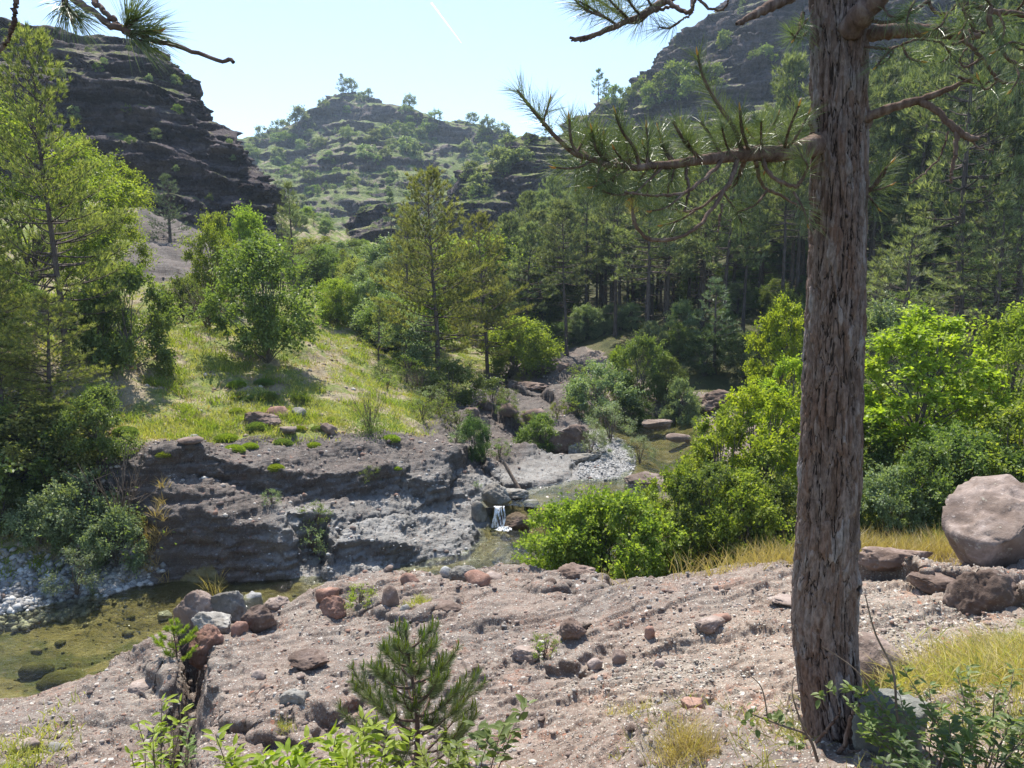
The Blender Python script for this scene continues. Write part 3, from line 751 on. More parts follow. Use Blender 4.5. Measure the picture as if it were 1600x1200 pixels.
# ---------------------------------------------------------------- the kinds of tree and shrub
F_ = [Kind('pine_tree', 'trunk', 'crown', conifer(12, 2.5, b, int(nb*1.15), rg(i), .36, .055, 15, droop=.1, dens=1.0, tsp=.75, dead=22, top_round=.62, trunk_r=.17), 12, (MB_PINE, ML_PINE))
      for i, (b, nb) in enumerate([(.38, 85), (.48, 75), (.32, 95), (.55, 65), (.42, 85)])]
K_OPEN = Kind('pine_tree', 'trunk', 'crown', conifer(8, 2.5, .16, 130, rg(20), .20, .028, 18, droop=.05, dens=1.15, tsp=1.0, top_round=.55, dead=10, sparse_low=.4), 8, (MB_PINE, ML_OLIVE))
K_LEFT = Kind('pine_tree', 'trunk', 'crown', conifer(8, 2.2, .17, 130, rg(21), .17, .022, 20, droop=.1, dens=1.25, tsp=1.0, top_round=.5, dead=10), 8, (MB_PINE, ML_OLIVE))
K_LOW = Kind('pine_tree', 'trunk', 'crown', conifer(5, 2.0, .04, 130, rg(22), .15, .017, 20, droop=.12, dens=1.2, tsp=1.0, top_round=.6, dead=6), 5, (MB_PINE, ML_OLIVE))
K_YOUNG = [Kind('pine_tree', 'trunk', 'crown', conifer(5, 1.1, .12, 62, rg(23+i), .2, .02, 9, dens=1.0, dead=3), 5, (MB_PINE, ML_PINE)) for i in range(2)]
K_SMALL = Kind('pine_tree', 'trunk', 'crown', conifer(3, .95, .03, 70, rg(26), .13, .016, 11, dens=1.2, dead=0), 3, (MB_PINE, ML_BLUE))
K_BUSH = [Kind('broadleaf_tree', 'trunk', 'crown', broadleaf(4, 1.7, rg(30+i), 44, .125, 15000, .08, 3, clr=.30), 4, (MB_GREY, ML_MID)) for i in range(3)]
K_SHRUB = [Kind('shrub', 'stems', 'foliage', broadleaf(2, 1.2, rg(40+i), 32, .082, 12000, .0, 5, aspect=.8, clr=.3), 2, (MB_GREY, ML_BRIGHT)) for i in range(4)]
K_SAPL = [Kind('broadleaf_tree', 'trunk', 'crown', broadleaf(3.4, 1.05, rg(50+i), 44, .085, 13000, .06, 1, aspect=.8, clr=.27, col_shape=1.0), 3.4, (MB_GREY, ML_YELLOW)) for i in range(2)]
K_LOOSE = [Kind('shrub', 'stems', 'foliage', broadleaf(3, 1.55, rg(55+i), 46, .095, 10500, .0, 4, aspect=.8, clr=.2, up=.9), 3, (MB_GREY, ML_BRIGHT)) for i in range(2)]
K_WILLOW = [Kind('shrub', 'stems', 'foliage', broadleaf(1.2, .75, rg(60+i), 18, .075, 3600, 0, 7, aspect=.22, clr=.3, up=1.6), 1.2, (MB_TWIG, ML_GREY)) for i in range(2)]
K_BIG = Kind('broadleaf_tree', 'trunk', 'crown', broadleaf(8, 3.2, rg(38), 60, .13, 24000, .1, 3, clr=.22), 8, (MB_GREY, ML_BRIGHT))
K_FARB = [Kind('hillside_bush', 'stems', 'foliage', broadleaf(4, 2.2, rg(70+i), 16, .42, 1400, .02, 3, clr=.34), 4, (MB_GREY, ML_MID)) for i in range(3)]
K_FARP = [Kind('hillside_conifer', 'trunk', 'crown', conifer(6, 1.5, .15+.1*i, 32, rg(80+i), .5, .10, 5, dens=.45, dead=0), 6, (MB_PINE, ML_PINE)) for i in range(2)]
def bare(h, n, rng, spread=.5):
    ps = []
    for i in range(n):
        a = rng.uniform(0, 6.28); t = rng.uniform(.15, 1)*spread; s = np.linspace(0, 1, 5)
        L = h*rng.uniform(.6, 1.05); d = np.array([math.cos(a)*t, math.sin(a)*t, 1]); d /= np.linalg.norm(d)
        p = d*L*s[:,None]+np.array([d[0], d[1], -.3])*(s**2)[:,None]*L*.2+rng.normal(0, .01*h, (5, 3))
        ps.append((p, .006*h*(1-s*.8)+.0015))
        for j in range(5):
            q = p[rng.integers(1, 4)]; e = q+unit(d+rng.normal(0, .45, 3))*L*.35*rng.uniform(.4, 1); ps.append((np.stack([q, (q+e)/2, e]), np.array([.0025, .002, .001])*h))
    return tubes(ps, 4)
def K_bare_geo(h, n, seed, leaves):
    r_ = rg(seed); st = bare(h, n, r_); m = leaves
    P_ = r_.normal(0, 1, (m, 3))*[.25*h, .25*h, .13*h]+[0, 0, .22*h]; P_[:,2] = np.abs(P_[:,2])
    return st, leaf_quads(P_, r_.normal(0, 1, (m, 3))+[0, 0, .5], .05, .028, r_)
K_BARE = Kind('shrub', 'stems', 'foliage', K_bare_geo(1.4, 26, 90, 500), 1.4, (MB_TWIG, ML_MID))
K_SPIKY = Kind('shrub', 'stems', 'foliage', K_bare_geo(1.4, 20, 91, 1500), 1.4, (MB_TWIG, ML_MID))

# ---------------------------------------------------------------- left side
def put(kind, px, Y, top, label, cat='tree', **kw):
    p = at_px(px, Y, kw.pop('sink', .06)); return kind.put(p, max(.2, height_to(p, top)), label, cat, **kw)
put(K_LEFT, 108, 18.6, 72, 'tall olive-green pine with visible trunk on the left of the grassy slope', 'pine tree', rz=1.0, wide=.76)
put(K_LOW, -15, 17.4, 355, 'olive pine filling the left picture edge with its lower branches', 'pine tree', wide=1.0)
put(K_LOW, 75, 16.2, 470, 'low bushy pine in front of the tall left pine', 'pine tree', wide=1.25)
put(K_LOW, 0, 15.6, 545, 'lowest spreading pine at the left edge above the gravel bar', 'pine tree', wide=1.5, rz=2.2)
put(K_LOW, -60, 20, 250, 'pine behind the left edge pine under the dark cliff', 'pine tree')
put(K_BIG, 60, 24, 165, 'bright green broadleaf tree behind the tall left pine', mat=ML_BRIGHT, wide=1.15)
put(K_BIG, 165, 27, 225, 'bright green broadleaf tree with a crown reaching out before the dark cliff', mat=ML_BRIGHT, wide=.9)
put(K_BUSH[1], 20, 19.5, 420, 'dark broadleaf bush between the pines at the left edge', 'bush', mat=ML_MID)
put(K_SMALL, 278, 47, 276, 'small blue-green conifer at the foot of the dark cliff', 'pine tree', wide=1.1)
put(K_BUSH[1], 345, 30, 335, 'light green tree with thin stems left of the round slope tree', mat=ML_BRIGHT, wide=.62)
put(K_BUSH[2], 392, 33, 330, 'light green tree behind the round slope tree', mat=ML_BRIGHT, wide=.7)
put(K_BUSH[0], 420, 22.5, 372, 'round green broadleaf tree casting its shadow on the grassy slope', rz=.4, wide=1.0, mat=ML_MID)
put(K_YOUNG[0], 466, 38, 292, 'slim young pine rising above the round slope tree', 'pine tree', wide=.8)
put(K_YOUNG[1], 448, 42, 330, 'second slim pine left of the slim young pine', 'pine tree', wide=.8)
put(K_SHRUB[2], 205, 19.5, 425, 'green shrub at the right foot of the tall left pine', 'shrub', mat=ML_MID, wide=.75)
put(K_SHRUB[1], 160, 19.5, 440, 'dark shrub with thin stems against the tall left pine', 'shrub', mat=ML_DARK, wide=.6)
put(K_BARE, 330, 24.5, 425, 'grey leafless shrub left of the round slope tree', 'shrub', wide=1.3)
put(K_SHRUB[3], 292, 27, 430, 'green shrub behind the grey leafless shrub', 'shrub', mat=ML_MID, wide=.7)
put(K_BARE, 655, 26.5, 568, 'dark bare-stemmed shrub before the central pine', 'shrub', wide=1.5)
put(K_SHRUB[0], 705, 27.5, 566, 'low leafy green bush at the foot of the central pine', 'shrub', mat=ML_MID, wide=1.3)
put(K_SPIKY, 577, 18.8, 600, 'spiky half-bare shrub on the edge of the grassy slope', 'shrub', wide=.9)
put(K_SHRUB[1], 740, 20.4, 655, 'bright shrub growing from the dark rock ledge above the grey rock', 'shrub', wide=.62)
put(K_WILLOW[1], 745, 18.4, 752, 'small grey bush at the foot of the bright ledge shrub', 'shrub')
put(K_SHRUB[2], 848, 23.4, 650, 'small bright bush on the brown rock beside the upper stream', 'shrub')
put(K_WILLOW[0], 955, 24.5, 635, 'tall silvery willow shrub on the upper gravel bar', 'shrub', wide=1.0)
put(K_WILLOW[1], 925, 22.5, 668, 'silvery willow left of the tall willow shrub', 'shrub')
put(K_WILLOW[0], 1002, 21.8, 685, 'low willow at the right tip of the upper gravel bar', 'shrub')
put(K_OPEN, 685, 30.5, 278, 'tall conical olive pine in the middle of the valley', 'pine tree', wide=.93, rz=.5)
put(K_OPEN, 762, 36, 345, 'olive pine just right of the tall conical pine', 'pine tree', wide=.9)
put(K_OPEN, 640, 40, 350, 'olive pine half hidden behind the left of the tall conical pine', 'pine tree', wide=.9)
put(K_YOUNG[0], 592, 28.5, 470, 'small pine on the grass left of the tall conical pine', 'pine tree', mat=ML_OLIVE)
put(K_YOUNG[1], 437, 24, 590, 'tiny pine', 'pine tree') if False else None
put(K_BUSH[1], 605, 33, 465, 'green bush among trees left of the tall conical pine', 'bush', mat=ML_MID)
put(K_BUSH[0], 565, 37, 455, 'yellowish bush above the right end of the grassy slope', 'bush', mat=ML_BRIGHT, wide=.8)
put(K_SHRUB[3], 805, 37, 492, 'bright green bush where the valley narrows right of the olive pines', 'bush', mat=ML_BRIGHT)
put(K_BUSH[2], 840, 40, 505, 'dark rounded bush beside the forest edge', 'bush', mat=ML_DARK)
# slope under the left pine, above the gravel bar
for px, Y, top, lab, m, w, kk in ((110, 14.35, 745, 'grey-green leafy shrub at the left end of the undercut cliff block', ML_GREY, .8, K_SHRUB[0]),
        (45, 14.2, 775, 'pale green shrub above the white gravel bar', ML_GREY, 1.0, K_SHRUB[3]), (-20, 14.3, 755, 'green shrub at the left edge above the gravel bar', ML_MID, .9, K_SHRUB[1]),
        (150, 15.4, 610, 'bush hanging at the left end of the cliff top', ML_MID, .8, K_SHRUB[2]), (60, 15.4, 640, 'bush beneath the low bushy pine', ML_OLIVE, 1.1, K_SHRUB[1]),
        (0, 15.2, 640, 'bush under the left edge pine', ML_MID, 1.2, K_SHRUB[0]), (95, 13.3, 862, 'tiny grey willow on the white gravel', ML_GREY, 1.0, K_WILLOW[0])):
    put(kk, px, Y, top, lab, 'shrub', mat=m, wide=w)
put(K_SHRUB[1], 165, 14.0, 800, 'small pale shrub right of the grey-green leafy shrub', 'shrub', mat=ML_GREY, wide=.8)
put(K_BARE, 175, 14.5, 690, 'bare brown twigs leaning over the left end of the cliff block', 'shrub', wide=1.2)

# ---------------------------------------------------------------- right bank of the stream
for i, (px, Y, top, lab, m, w, kk) in enumerate((
    (880, 13.2, 788, 'bright bush at the left end of the streamside thicket', ML_BRIGHT, .95, K_LOOSE[1]),
    (930, 13.3, 780, 'bright bush second from the left in the streamside thicket', ML_BRIGHT, .8, K_SHRUB[1]),
    (990, 13.0, 780, 'bushy shrub with reddish tips behind the rock shelf edge', ML_BRIGHT, .85, K_SHRUB[2]),
    (1060, 13.6, 730, 'bright bush in the middle of the streamside thicket', ML_BRIGHT, .75, K_LOOSE[1]),
    (1115, 13.3, 722, 'full green shrub behind the middle of the shelf edge', ML_MID, .8, K_LOOSE[0]),
    (1170, 13.0, 745, 'green shrub left of the great pine trunk behind the shelf edge', ML_BRIGHT, .8, K_SHRUB[2]),
    (1225, 13.6, 760, 'green shrub hidden partly by the great pine trunk', ML_MID, .8, K_SHRUB[1]),
    (1140, 15.2, 640, 'tall bright shrub rising behind the streamside thicket', ML_BRIGHT, .85, K_LOOSE[1]),
    (1195, 15.6, 600, 'tall bright yellow-green shrub beside the great pine trunk', ML_YELLOW, .8, K_LOOSE[0]),
    (1105, 16.2, 690, 'bright shrub leaning toward the upper stream', ML_BRIGHT, .55, K_LOOSE[0]),
    (955, 14.0, 770, 'loose shrub with upright shoots by the upper pool', ML_BRIGHT, .6, K_LOOSE[0]))):
    put(kk, px, Y, top, lab, 'shrub', mat=m, wide=w)
put(K_SAPL[0], 1215, 21, 468, 'slender yellow-green young tree left of the great pine trunk', rz=2.0, wide=.72)
put(K_SAPL[1], 1240, 18, 560, 'yellow-green tree touching the left side of the great pine trunk', wide=.9)
put(K_SAPL[0], 1437, 16.5, 487, 'yellow-green maple right of the great pine trunk', wide=1.25)
put(K_SAPL[1], 1500, 17.5, 590, 'lower yellow-green tree right of the maple', wide=1.0)
put(K_SAPL[1], 1365, 17, 610, 'yellow-green tree close to the right of the great pine trunk', wide=.95)
put(K_BUSH[0], 1590, 16.5, 480, 'green broadleaf tree at the right picture edge above the boulder', mat=ML_BRIGHT, wide=.8)
put(K_BARE, 1535, 17, 560, 'brown leafless shrub left of the right edge tree', 'shrub', wide=1.0)
put(K_BUSH[2], 1380, 22, 480, 'pale green tree behind the maple', mat=ML_GREY, wide=.8)
put(K_BUSH[1], 1470, 25, 510, 'pale green tree right behind the maple', mat=ML_MID, wide=.9)
for i, (px, Y, top, lab, m, w, kk) in enumerate((
    (1400, 13.5, 735, 'grey-green round bush right of the great pine trunk above the dry grass', ML_GREY, .8, K_SHRUB[0]),
    (1350, 13.8, 745, 'green bush directly right of the great pine trunk', ML_MID, .7, K_SHRUB[3]),
    (1455, 13.6, 700, 'green bush left of the big pink boulder', ML_MID, .85, K_SHRUB[2]),
    (1520, 14.0, 675, 'green bush behind the big pink boulder', ML_MID, .9, K_SHRUB[1]),
    (1600, 14.0, 640, 'green bush at the right edge behind the boulder', ML_BRIGHT, .9, K_SHRUB[0]),
    (1320, 16.5, 640, 'green bush hidden behind the great pine trunk', ML_MID, .9, K_SHRUB[2]),
    (1420, 18.5, 640, 'bright bush below the maple', ML_BRIGHT, .9, K_SHRUB[3]),
    (1560, 19.0, 600, 'grey-green bush before the forest at the right', ML_GREY, 1.1, K_SHRUB[1]))):
    put(kk, px, Y, top, lab, 'shrub', mat=m, wide=w)
# beyond the upper stream
for i, (px, Y, top, lab, m, w, kk) in enumerate((
    (935, 29.5, 570, 'pale green bush on the far left bank of the upper stream', ML_GREY, .9, K_SHRUB[0]),
    (905, 33, 590, 'pale bush behind the far bank bush', ML_GREY, .9, K_SHRUB[3]),
    (1000, 30.8, 526, 'dark green tree with yellow-lit top by the bend of the stream', ML_MID, .8, K_BUSH[0]),
    (965, 31.5, 545, 'leafy tree left of the tree by the stream bend', ML_BRIGHT, .55, K_BUSH[2]),
    (1045, 30.2, 560, 'grey-green tree right of the tree by the stream bend', ML_MID, .7, K_BUSH[1]),
    (1065, 28.8, 595, 'small pale tree on the dark undercut bank', ML_GREY, .7, K_SHRUB[2]),
    (985, 28.9, 620, 'dark bush overhanging the upper stream', ML_DARK, 1.0, K_SHRUB[1]),
    (1095, 26.5, 652, 'low bush at the waterline under the undercut bank', ML_MID, .9, K_WILLOW[0]),
    (1100, 34, 520, 'dark bush below the pale little conifer', ML_DARK, 1.0, K_BUSH[2]),
    (1160, 33, 520, 'dark bush between the pale little conifer and the slender young tree', ML_DARK, 1.0, K_BUSH[0]),
    (1060, 37, 505, 'green bush at the forest edge left of the pale little conifer', ML_MID, .8, K_BUSH[1]),
    (1200, 36, 505, 'dark bush at the forest edge by the slender young tree', ML_DARK, 1.0, K_BUSH[1]),
    (1300, 30, 530, 'dark bush at the forest edge behind the great pine trunk', ML_DARK, 1.0, K_BUSH[0]))):
    put(kk, px, Y, top, lab, 'bush', mat=m, wide=w)
put(K_YOUNG[1], 1116, 34, 440, 'pale little conifer standing before the dark forest trunks', 'pine tree', mat=ML_BLUE, wide=1.3)

# ---------------------------------------------------------------- the pine forest across the stream
rf = rg(200); spots = []
tops = [(760,380),(800,345),(850,318),(900,295),(950,290),(1000,262),(1060,255),(1120,235),(1180,215),(1230,180),(1300,150),(1400,105),(1500,70),(1560,20),(1700,-40)]
singles = [(885, 41.5, 322, 'forest pine standing forward at the left edge of the forest with bare lower trunk'),
           (1490, 29.5, -60, 'tall forest pine with a thick bluish bare trunk right of the great pine'),
           (960, 44, 280, 'forest pine between the leftmost trunks and the stream bend'),
           (1222, 60, 100, 'pointed pine rising highest just left of the great pine trunk')]
for px, Y, top, lab in singles:
    spots.append((ray(px, 500)[0]*Y, Y)); put(F_[len(spots) % 5], px, Y, top, lab, 'pine tree', wide=.9 if px != 1490 else .7)
tries = 0; nfor = 0
while nfor < 225 and tries < 6000:
    tries += 1
    px = rf.uniform(785, 1780); Y = 37+rf.uniform(0, 1)**1.1*45
    if px < 1000 and Y < 44: continue
    if px > 1250 and Y < 35: continue
    x = ray(px, 500)[0]*Y
    if min(math.hypot(x-a, Y-b) for a, b in spots) < 1.6: continue
    p = Vector((float(x), float(Y), 0)); p.z = H(p.x, p.y)-.1
    top = pl(tops, px)+rf.uniform(-32, 34)+max(0, 52-Y)*.8
    h = float(np.clip(height_to(p, top), 7.5, 22))
    spots.append((x, Y)); nfor += 1
    zone = 'at the left end of the forest, towards the dark rock outcrop' if px < 960 else 'in the forest above the stream bend' if px < 1140 else 'in the forest just left of the great pine trunk' if px < 1262 else 'in the forest behind the great pine trunk' if px < 1350 else 'in the forest right of the great pine trunk' if px < 1480 else 'in the forest at the right picture edge'
    F_[rf.integers(5)].put(p, h, 'tall dark pine '+zone, 'pine tree', 'pines of the forest across the stream', wide=rf.uniform(.7, 1.0)*(12/h)**.3)
for i in range(90):
    px = rf.uniform(800, 1650); Y = rf.uniform(36, 66) if px < 1250 else rf.uniform(30, 52)
    if px < 1000: Y = max(Y, 45)
    p = at_px(px, Y)
    K_BUSH[rf.integers(3)].put(p, rf.uniform(1.0, 2.4)+max(0, Y-44)*.06, 'dark leafy bush between the trunks '+('at the left end of the forest' if px < 1000 else 'of the forest above the stream bend' if px < 1180 else 'of the forest beside and behind the great pine' if px < 1360 else 'of the forest at the right'), 'bush', 'undergrowth bushes in the forest', mat=[ML_DARK, ML_MID, ML_GREY][i % 3])
for i in range(10):
    px = rf.uniform(1330, 1640); Y = rf.uniform(26, 36); p = at_px(px, Y)
    K_YOUNG[i % 2].put(p, rf.uniform(3, 5.5), 'young pine with branches to the ground before the forest at the right', 'pine tree', 'young pines before the forest', mat=ML_PINE, wide=1.5)

# ---------------------------------------------------------------- valley floor trees towards the hills
for i in range(84):
    px = rf.uniform(380, 860); Y = rf.uniform(44, 92)
    p = at_px(px, Y); hh = rf.uniform(2.6, 5.5)
    lim = height_to(p, pl([(380,372),(450,395),(500,380),(560,372),(620,372),(700,365),(760,360),(820,350)], px)+rf.uniform(0, 25)); hh = min(hh*1.3, max(1.6, lim))
    if i % 3 == 0: K_YOUNG[i % 2].put(p, hh, 'pine of the mixed wood on the valley floor behind the tall conical pine', 'pine tree', 'pines on the valley floor', mat=ML_OLIVE, wide=1.2)
    else: K_BUSH[i % 3].put(p, hh, 'green broadleaf tree in the wood '+('left of' if px < 600 else 'behind' if px < 760 else 'right of')+' the tall conical pine', 'tree', 'broadleaf trees on the valley floor', mat=[ML_MID, ML_GREY, ML_BRIGHT][(i//3) % 3], wide=1.2)
for i in range(34):
    px = rf.uniform(475, 690); Y = rf.uniform(31, 50); p = at_px(px, Y)
    k = [K_BUSH[i % 3], K_SHRUB[i % 4], K_YOUNG[i % 2]][i % 3]
    k.put(p, rf.uniform(1.2, 3.0), 'bush or young tree of the loose thicket left of the tall conical pine', 'bush', 'thicket left of the conical pine', mat=[ML_MID, ML_GREY, ML_OLIVE, ML_BRIGHT][i % 4])
def on_hill(hl, px, py, kinds, h, label, cat, group, mat=None, wide=1.0, sink=.3):
    p = hl.at(px, py)
    if p is None: return None
    p.z -= sink; return kinds[rf.integers(len(kinds))].put(p, h, label, cat, group, mat=mat, wide=wide)
crest = lambda hl, px: pl(hl.crest, px)
for px, h, up in ((533, 7, 1), (545, 5, 0), (556, 4, 1), (611, 6, 0), (620, 4, 0), (632, 4, 1), (660, 6, 1), (640, 4, 0), (700, 4, 0), (737, 4, 0), (762, 4, 0), (785, 4, 0), (470, 7, 0), (505, 3, 0), (690, 3, 0), (576, 3, 0), (440, 5, 0), (425, 5, 1), (409, 4, 0)):
    on_hill(peak, px, crest(peak, px)+3, K_FARP if up else K_FARB, h, 'small wind-shaped tree on the skyline of the pointed hill', 'tree', 'trees on the skyline of the pointed hill', mat=ML_PINE, sink=.6)
n = 0
while n < 210:
    px = rf.uniform(385, 800); py = crest(peak, px)+5+rf.uniform(0, 1)*(350-crest(peak, px))
    dn = float(fbm(px/60, py/40, 0, 900, 3))
    if px < 560 and rf.uniform() < .5: dn += .4
    if dn < -.12 or (490 < px < 640 and 178 < py < 200): continue
    far = py < 260
    if on_hill(peak, px, py, K_FARP if rf.uniform() < .3 else K_FARB, rf.uniform(1.2, 3.4)*(1 if far else .75), 'hazy green tree or bush on the '+('left flank' if px < 500 else 'middle slope' if px < 640 else 'right flank')+(' high up' if py < 235 else ' low down')+' of the pointed hill', 'tree', 'trees scattered over the pointed hill', mat=[ML_MID, ML_GREY, ML_PINE][n % 3], wide=1.2): n += 1
    else: break
for i in range(34):
    px = rf.uniform(640, 1000); py = crest(mid, px)+rf.uniform(2, 70)
    on_hill(mid, px, py, K_FARP if i % 2 else K_FARB, rf.uniform(1.2, 3.2), 'small tree or bush on the ledges of the dark rock outcrop', 'tree', 'plants on the dark rock outcrop', mat=[ML_PINE, ML_MID][i % 2])
on_hill(mid, 612, 372, K_FARP, 5.5, 'dark conifer in front of the small dark rock below the pointed hill', 'pine tree', None, mat=ML_BLUE)
on_hill(mid, 660, 300, K_FARP, 3, 'lone pine at the left end of the dark rock outcrop', 'pine tree', None, mat=ML_PINE)
for i in range(70):
    px = rf.uniform(890, 1620); py = max(-10, crest(mtn, px))+rf.uniform(0, 1)*260
    
    on_hill(mtn, px, py, K_FARP if i % 3 == 0 else K_FARB, rf.uniform(1.0, 2.8), 'bush or tree clinging to the ledges of the high right mountain', 'tree', 'plants on the right mountain', mat=[ML_PINE, ML_MID, ML_BRIGHT][i % 3])
for px, py, h in ((905, 172, 6), (917, 166, 7), (935, 158, 7), (948, 156, 5), (1003, 150, 4), (1045, 145, 5), (1060, 135, 5), (1020, 160, 4), (1075, 150, 4), (985, 158, 3.5), (1110, 130, 4), (960, 158, 4)):
    on_hill(mtn, px, py+4, K_FARP if px < 960 else K_FARB, h, 'rounded tree on the shoulder at the foot of the right mountain', 'tree', 'trees on the shoulder of the right mountain', mat=ML_MID, sink=.6)
for i in range(30):
    px = rf.uniform(0, 440); py = crest(cliff, px)+rf.uniform(2, 270)
    on_hill(cliff, px, py, K_FARB, rf.uniform(.35, .9), 'small bush rooted in a ledge of the dark layered cliff', 'bush', 'bushes on the ledges of the dark cliff', mat=[ML_GREY, ML_MID][i % 2], sink=.1)
# ---------------------------------------------------------------- water
def make_water():
    t = NT('water_mat'); co = t.coord()
    h = t.math('ADD', t.noise(t.map(co, (3, 7, 1)), 1.0, 4, .6), t.math('MULTIPLY', t.noise(t.map(co, (12, 26, 1)), 1.0, 3, .6), .4))
    nrm = t.bump(h, .6, .06)
    fr = t.n('ShaderNodeFresnel', {'IOR': 1.42, 'Normal': nrm}).outputs[0]
    gl = t.n('ShaderNodeBsdfGlossy', {'Color': (1, 1, 1, 1), 'Roughness': .04, 'Normal': nrm}).outputs[0]
    tr = t.n('ShaderNodeBsdfTransparent', {'Color': (.84, .86, .68, 1)}).outputs[0]
    return t.done(t.n('ShaderNodeMixShader', {0: fr, 1: tr, 2: gl}).outputs[0])
M_WATER = make_water()
def water(name, poly, W, grow, x0, x1, y0, y1, step, cut=None):
    xs = np.arange(x0, x1, step); ys = np.arange(y0, y1, step); X, Y = np.meshgrid(xs, ys, indexing='ij')
    sd = poly_sd(X, Y, poly); Z = W+0.006*fbm(X*2.2, Y*3.1, 0, 5, 3)
    keep = sd < grow
    if cut is not None: keep &= cut(X, Y)
    F = grid_faces(len(xs), len(ys)); kf = keep.ravel()[F].all(1); F = F[kf]
    u, inv = np.unique(F, return_inverse=True)
    V = np.stack([X, Y, Z], -1).reshape(-1, 3)[u]
    o = mesh_np(name, V, inv.reshape(-1, 4), M_WATER, smooth=True); tag(o, kind='structure')
water('water', POOL, W_LO, .35, -18, 3.2, 9, 17.6, .07, lambda X, Y: poly_sd(X, Y, UPPER) > -0.1)
water('water', UPPER, W_HI, .3, -1, 7.2, 17, 31, .08, lambda X, Y: (poly_sd(X, Y, POOL) > 0.03) & (Y > 17.08))
def make_foam():
    t = NT('foam_mat'); co = t.coord()
    f = t.noise(t.map(co, (26, 26, 5)), 1.0, 4, .7)
    d = t.principled((.85, .88, .9), .35, None, .5); tr = t.n('ShaderNodeBsdfTransparent').outputs[0]
    return t.done(t.n('ShaderNodeMixShader', {0: t.rng(f, .34, .62), 1: tr, 2: d}).outputs[0])
M_FOAM = make_foam()
# the little waterfall: a curved sheet and the foam at its foot
u_ = np.linspace(0, 1, 40); v_ = np.linspace(0, 1, 30); U, Vv = np.meshgrid(u_, v_, indexing='ij')
fx = -0.35+0.55*U+0.05*np.sin(9*U); nn = fbm(U*9, Vv*2.5, 1, 44, 3)
fy = 17.22-0.30*Vv**.6-0.04*nn+0.10*U; fz = W_HI+.015-(.47)*Vv**1.8+0.02*nn
r_ = rg(300); m = 70
fp = np.column_stack([r_.uniform(-.6, .45, m), 16.78+r_.normal(0, .14, m), np.full(m, W_LO+.01)])
sh = empty('waterfall', (-.05, 17.0, W_LO)); tag(sh, 'small white waterfall spilling into the middle pool', 'waterfall')
for k in range(6):
    x0 = -.34+.035*k+r_.uniform(-.03, .03); w = r_.uniform(.012, .035); s = np.linspace(0, 1, 14)
    c = np.column_stack([x0+.05*np.sin(5*s+k)*s-.05, 17.24-.16*s**.6-r_.uniform(0, .1)*s-17.0, W_HI+.012-.45*s**1.7-W_LO])
    V = np.concatenate([c-[w, 0, 0], c+[w, -.01, .008]]); F = np.array([[i, i+1, i+15, i+14] for i in range(13)]); mesh_np('strand', V+[.05, 0, 0], F, M_FOAM, sh, smooth=True)
gxx, gyy = np.meshgrid(np.linspace(-.62, .55, 60), np.linspace(16.45, 17.12, 40), indexing='ij'); nz_ = fbm(gxx*12, gyy*12, 0, 9, 4)
fo = np.exp(-((gxx+.18)/.24)**2-((gyy-16.9)/.13)**2); hz_ = -.03+.10*fo*(1+1.2*nz_)
ff = grid_faces(60, 40); ff = ff[(hz_.ravel()[ff] > .012).all(1)]; mesh_np('foam', np.stack([gxx+.05, gyy-17.0, hz_], -1).reshape(-1, 3), ff, M_FOAM, sh, smooth=True)

# ---------------------------------------------------------------- rocks
def ico(sub):
    import bmesh
    bm = bmesh.new(); bmesh.ops.create_icosphere(bm, subdivisions=sub, radius=1.0)
    V = np.array([v.co[:] for v in bm.verts]); F = np.array([[v.index for v in f.verts] for f in bm.faces]); bm.free(); return V, F
ICO = {s: ico(s) for s in (1, 2, 3, 5)}
def rock_geo(seed, sub=5, cuts=11, rough=.10, cut0=.5):
    V, F = ICO[sub]; V = V.copy(); r_ = rg(5000+seed)
    for _ in range(cuts):
        n = unit(r_.normal(0, 1, 3)); d = r_.uniform(cut0, .92); q = V@n; V = V-np.outer(np.maximum(q-d, 0)*.93, n)
    nr = unit(V)
    o = seed*3.7
    d3 = fbm(V[:,0]*1.3+o, V[:,1]*1.3, V[:,2]*1.3, 3, 3); d4 = fbm(V[:,0]*4+o, V[:,1]*4, V[:,2]*4, 6, 4, .6); d5 = fbm(V[:,0]*2.2+o, V[:,1]*2.2, V[:,2]*2.2, 16, 3)
    d6 = fbm(V[:,0]*9+o, V[:,1]*9, V[:,2]*9, 26, 3, .6)*(sub > 3); chip = -.5*sstep(.10, .16, d5)-.35*sstep(.22, .26, d3)+.5*d6
    V = V+nr*(rough*d3+rough*.5*d4+rough*.8*chip)[:,None]*1.6
    return V, F
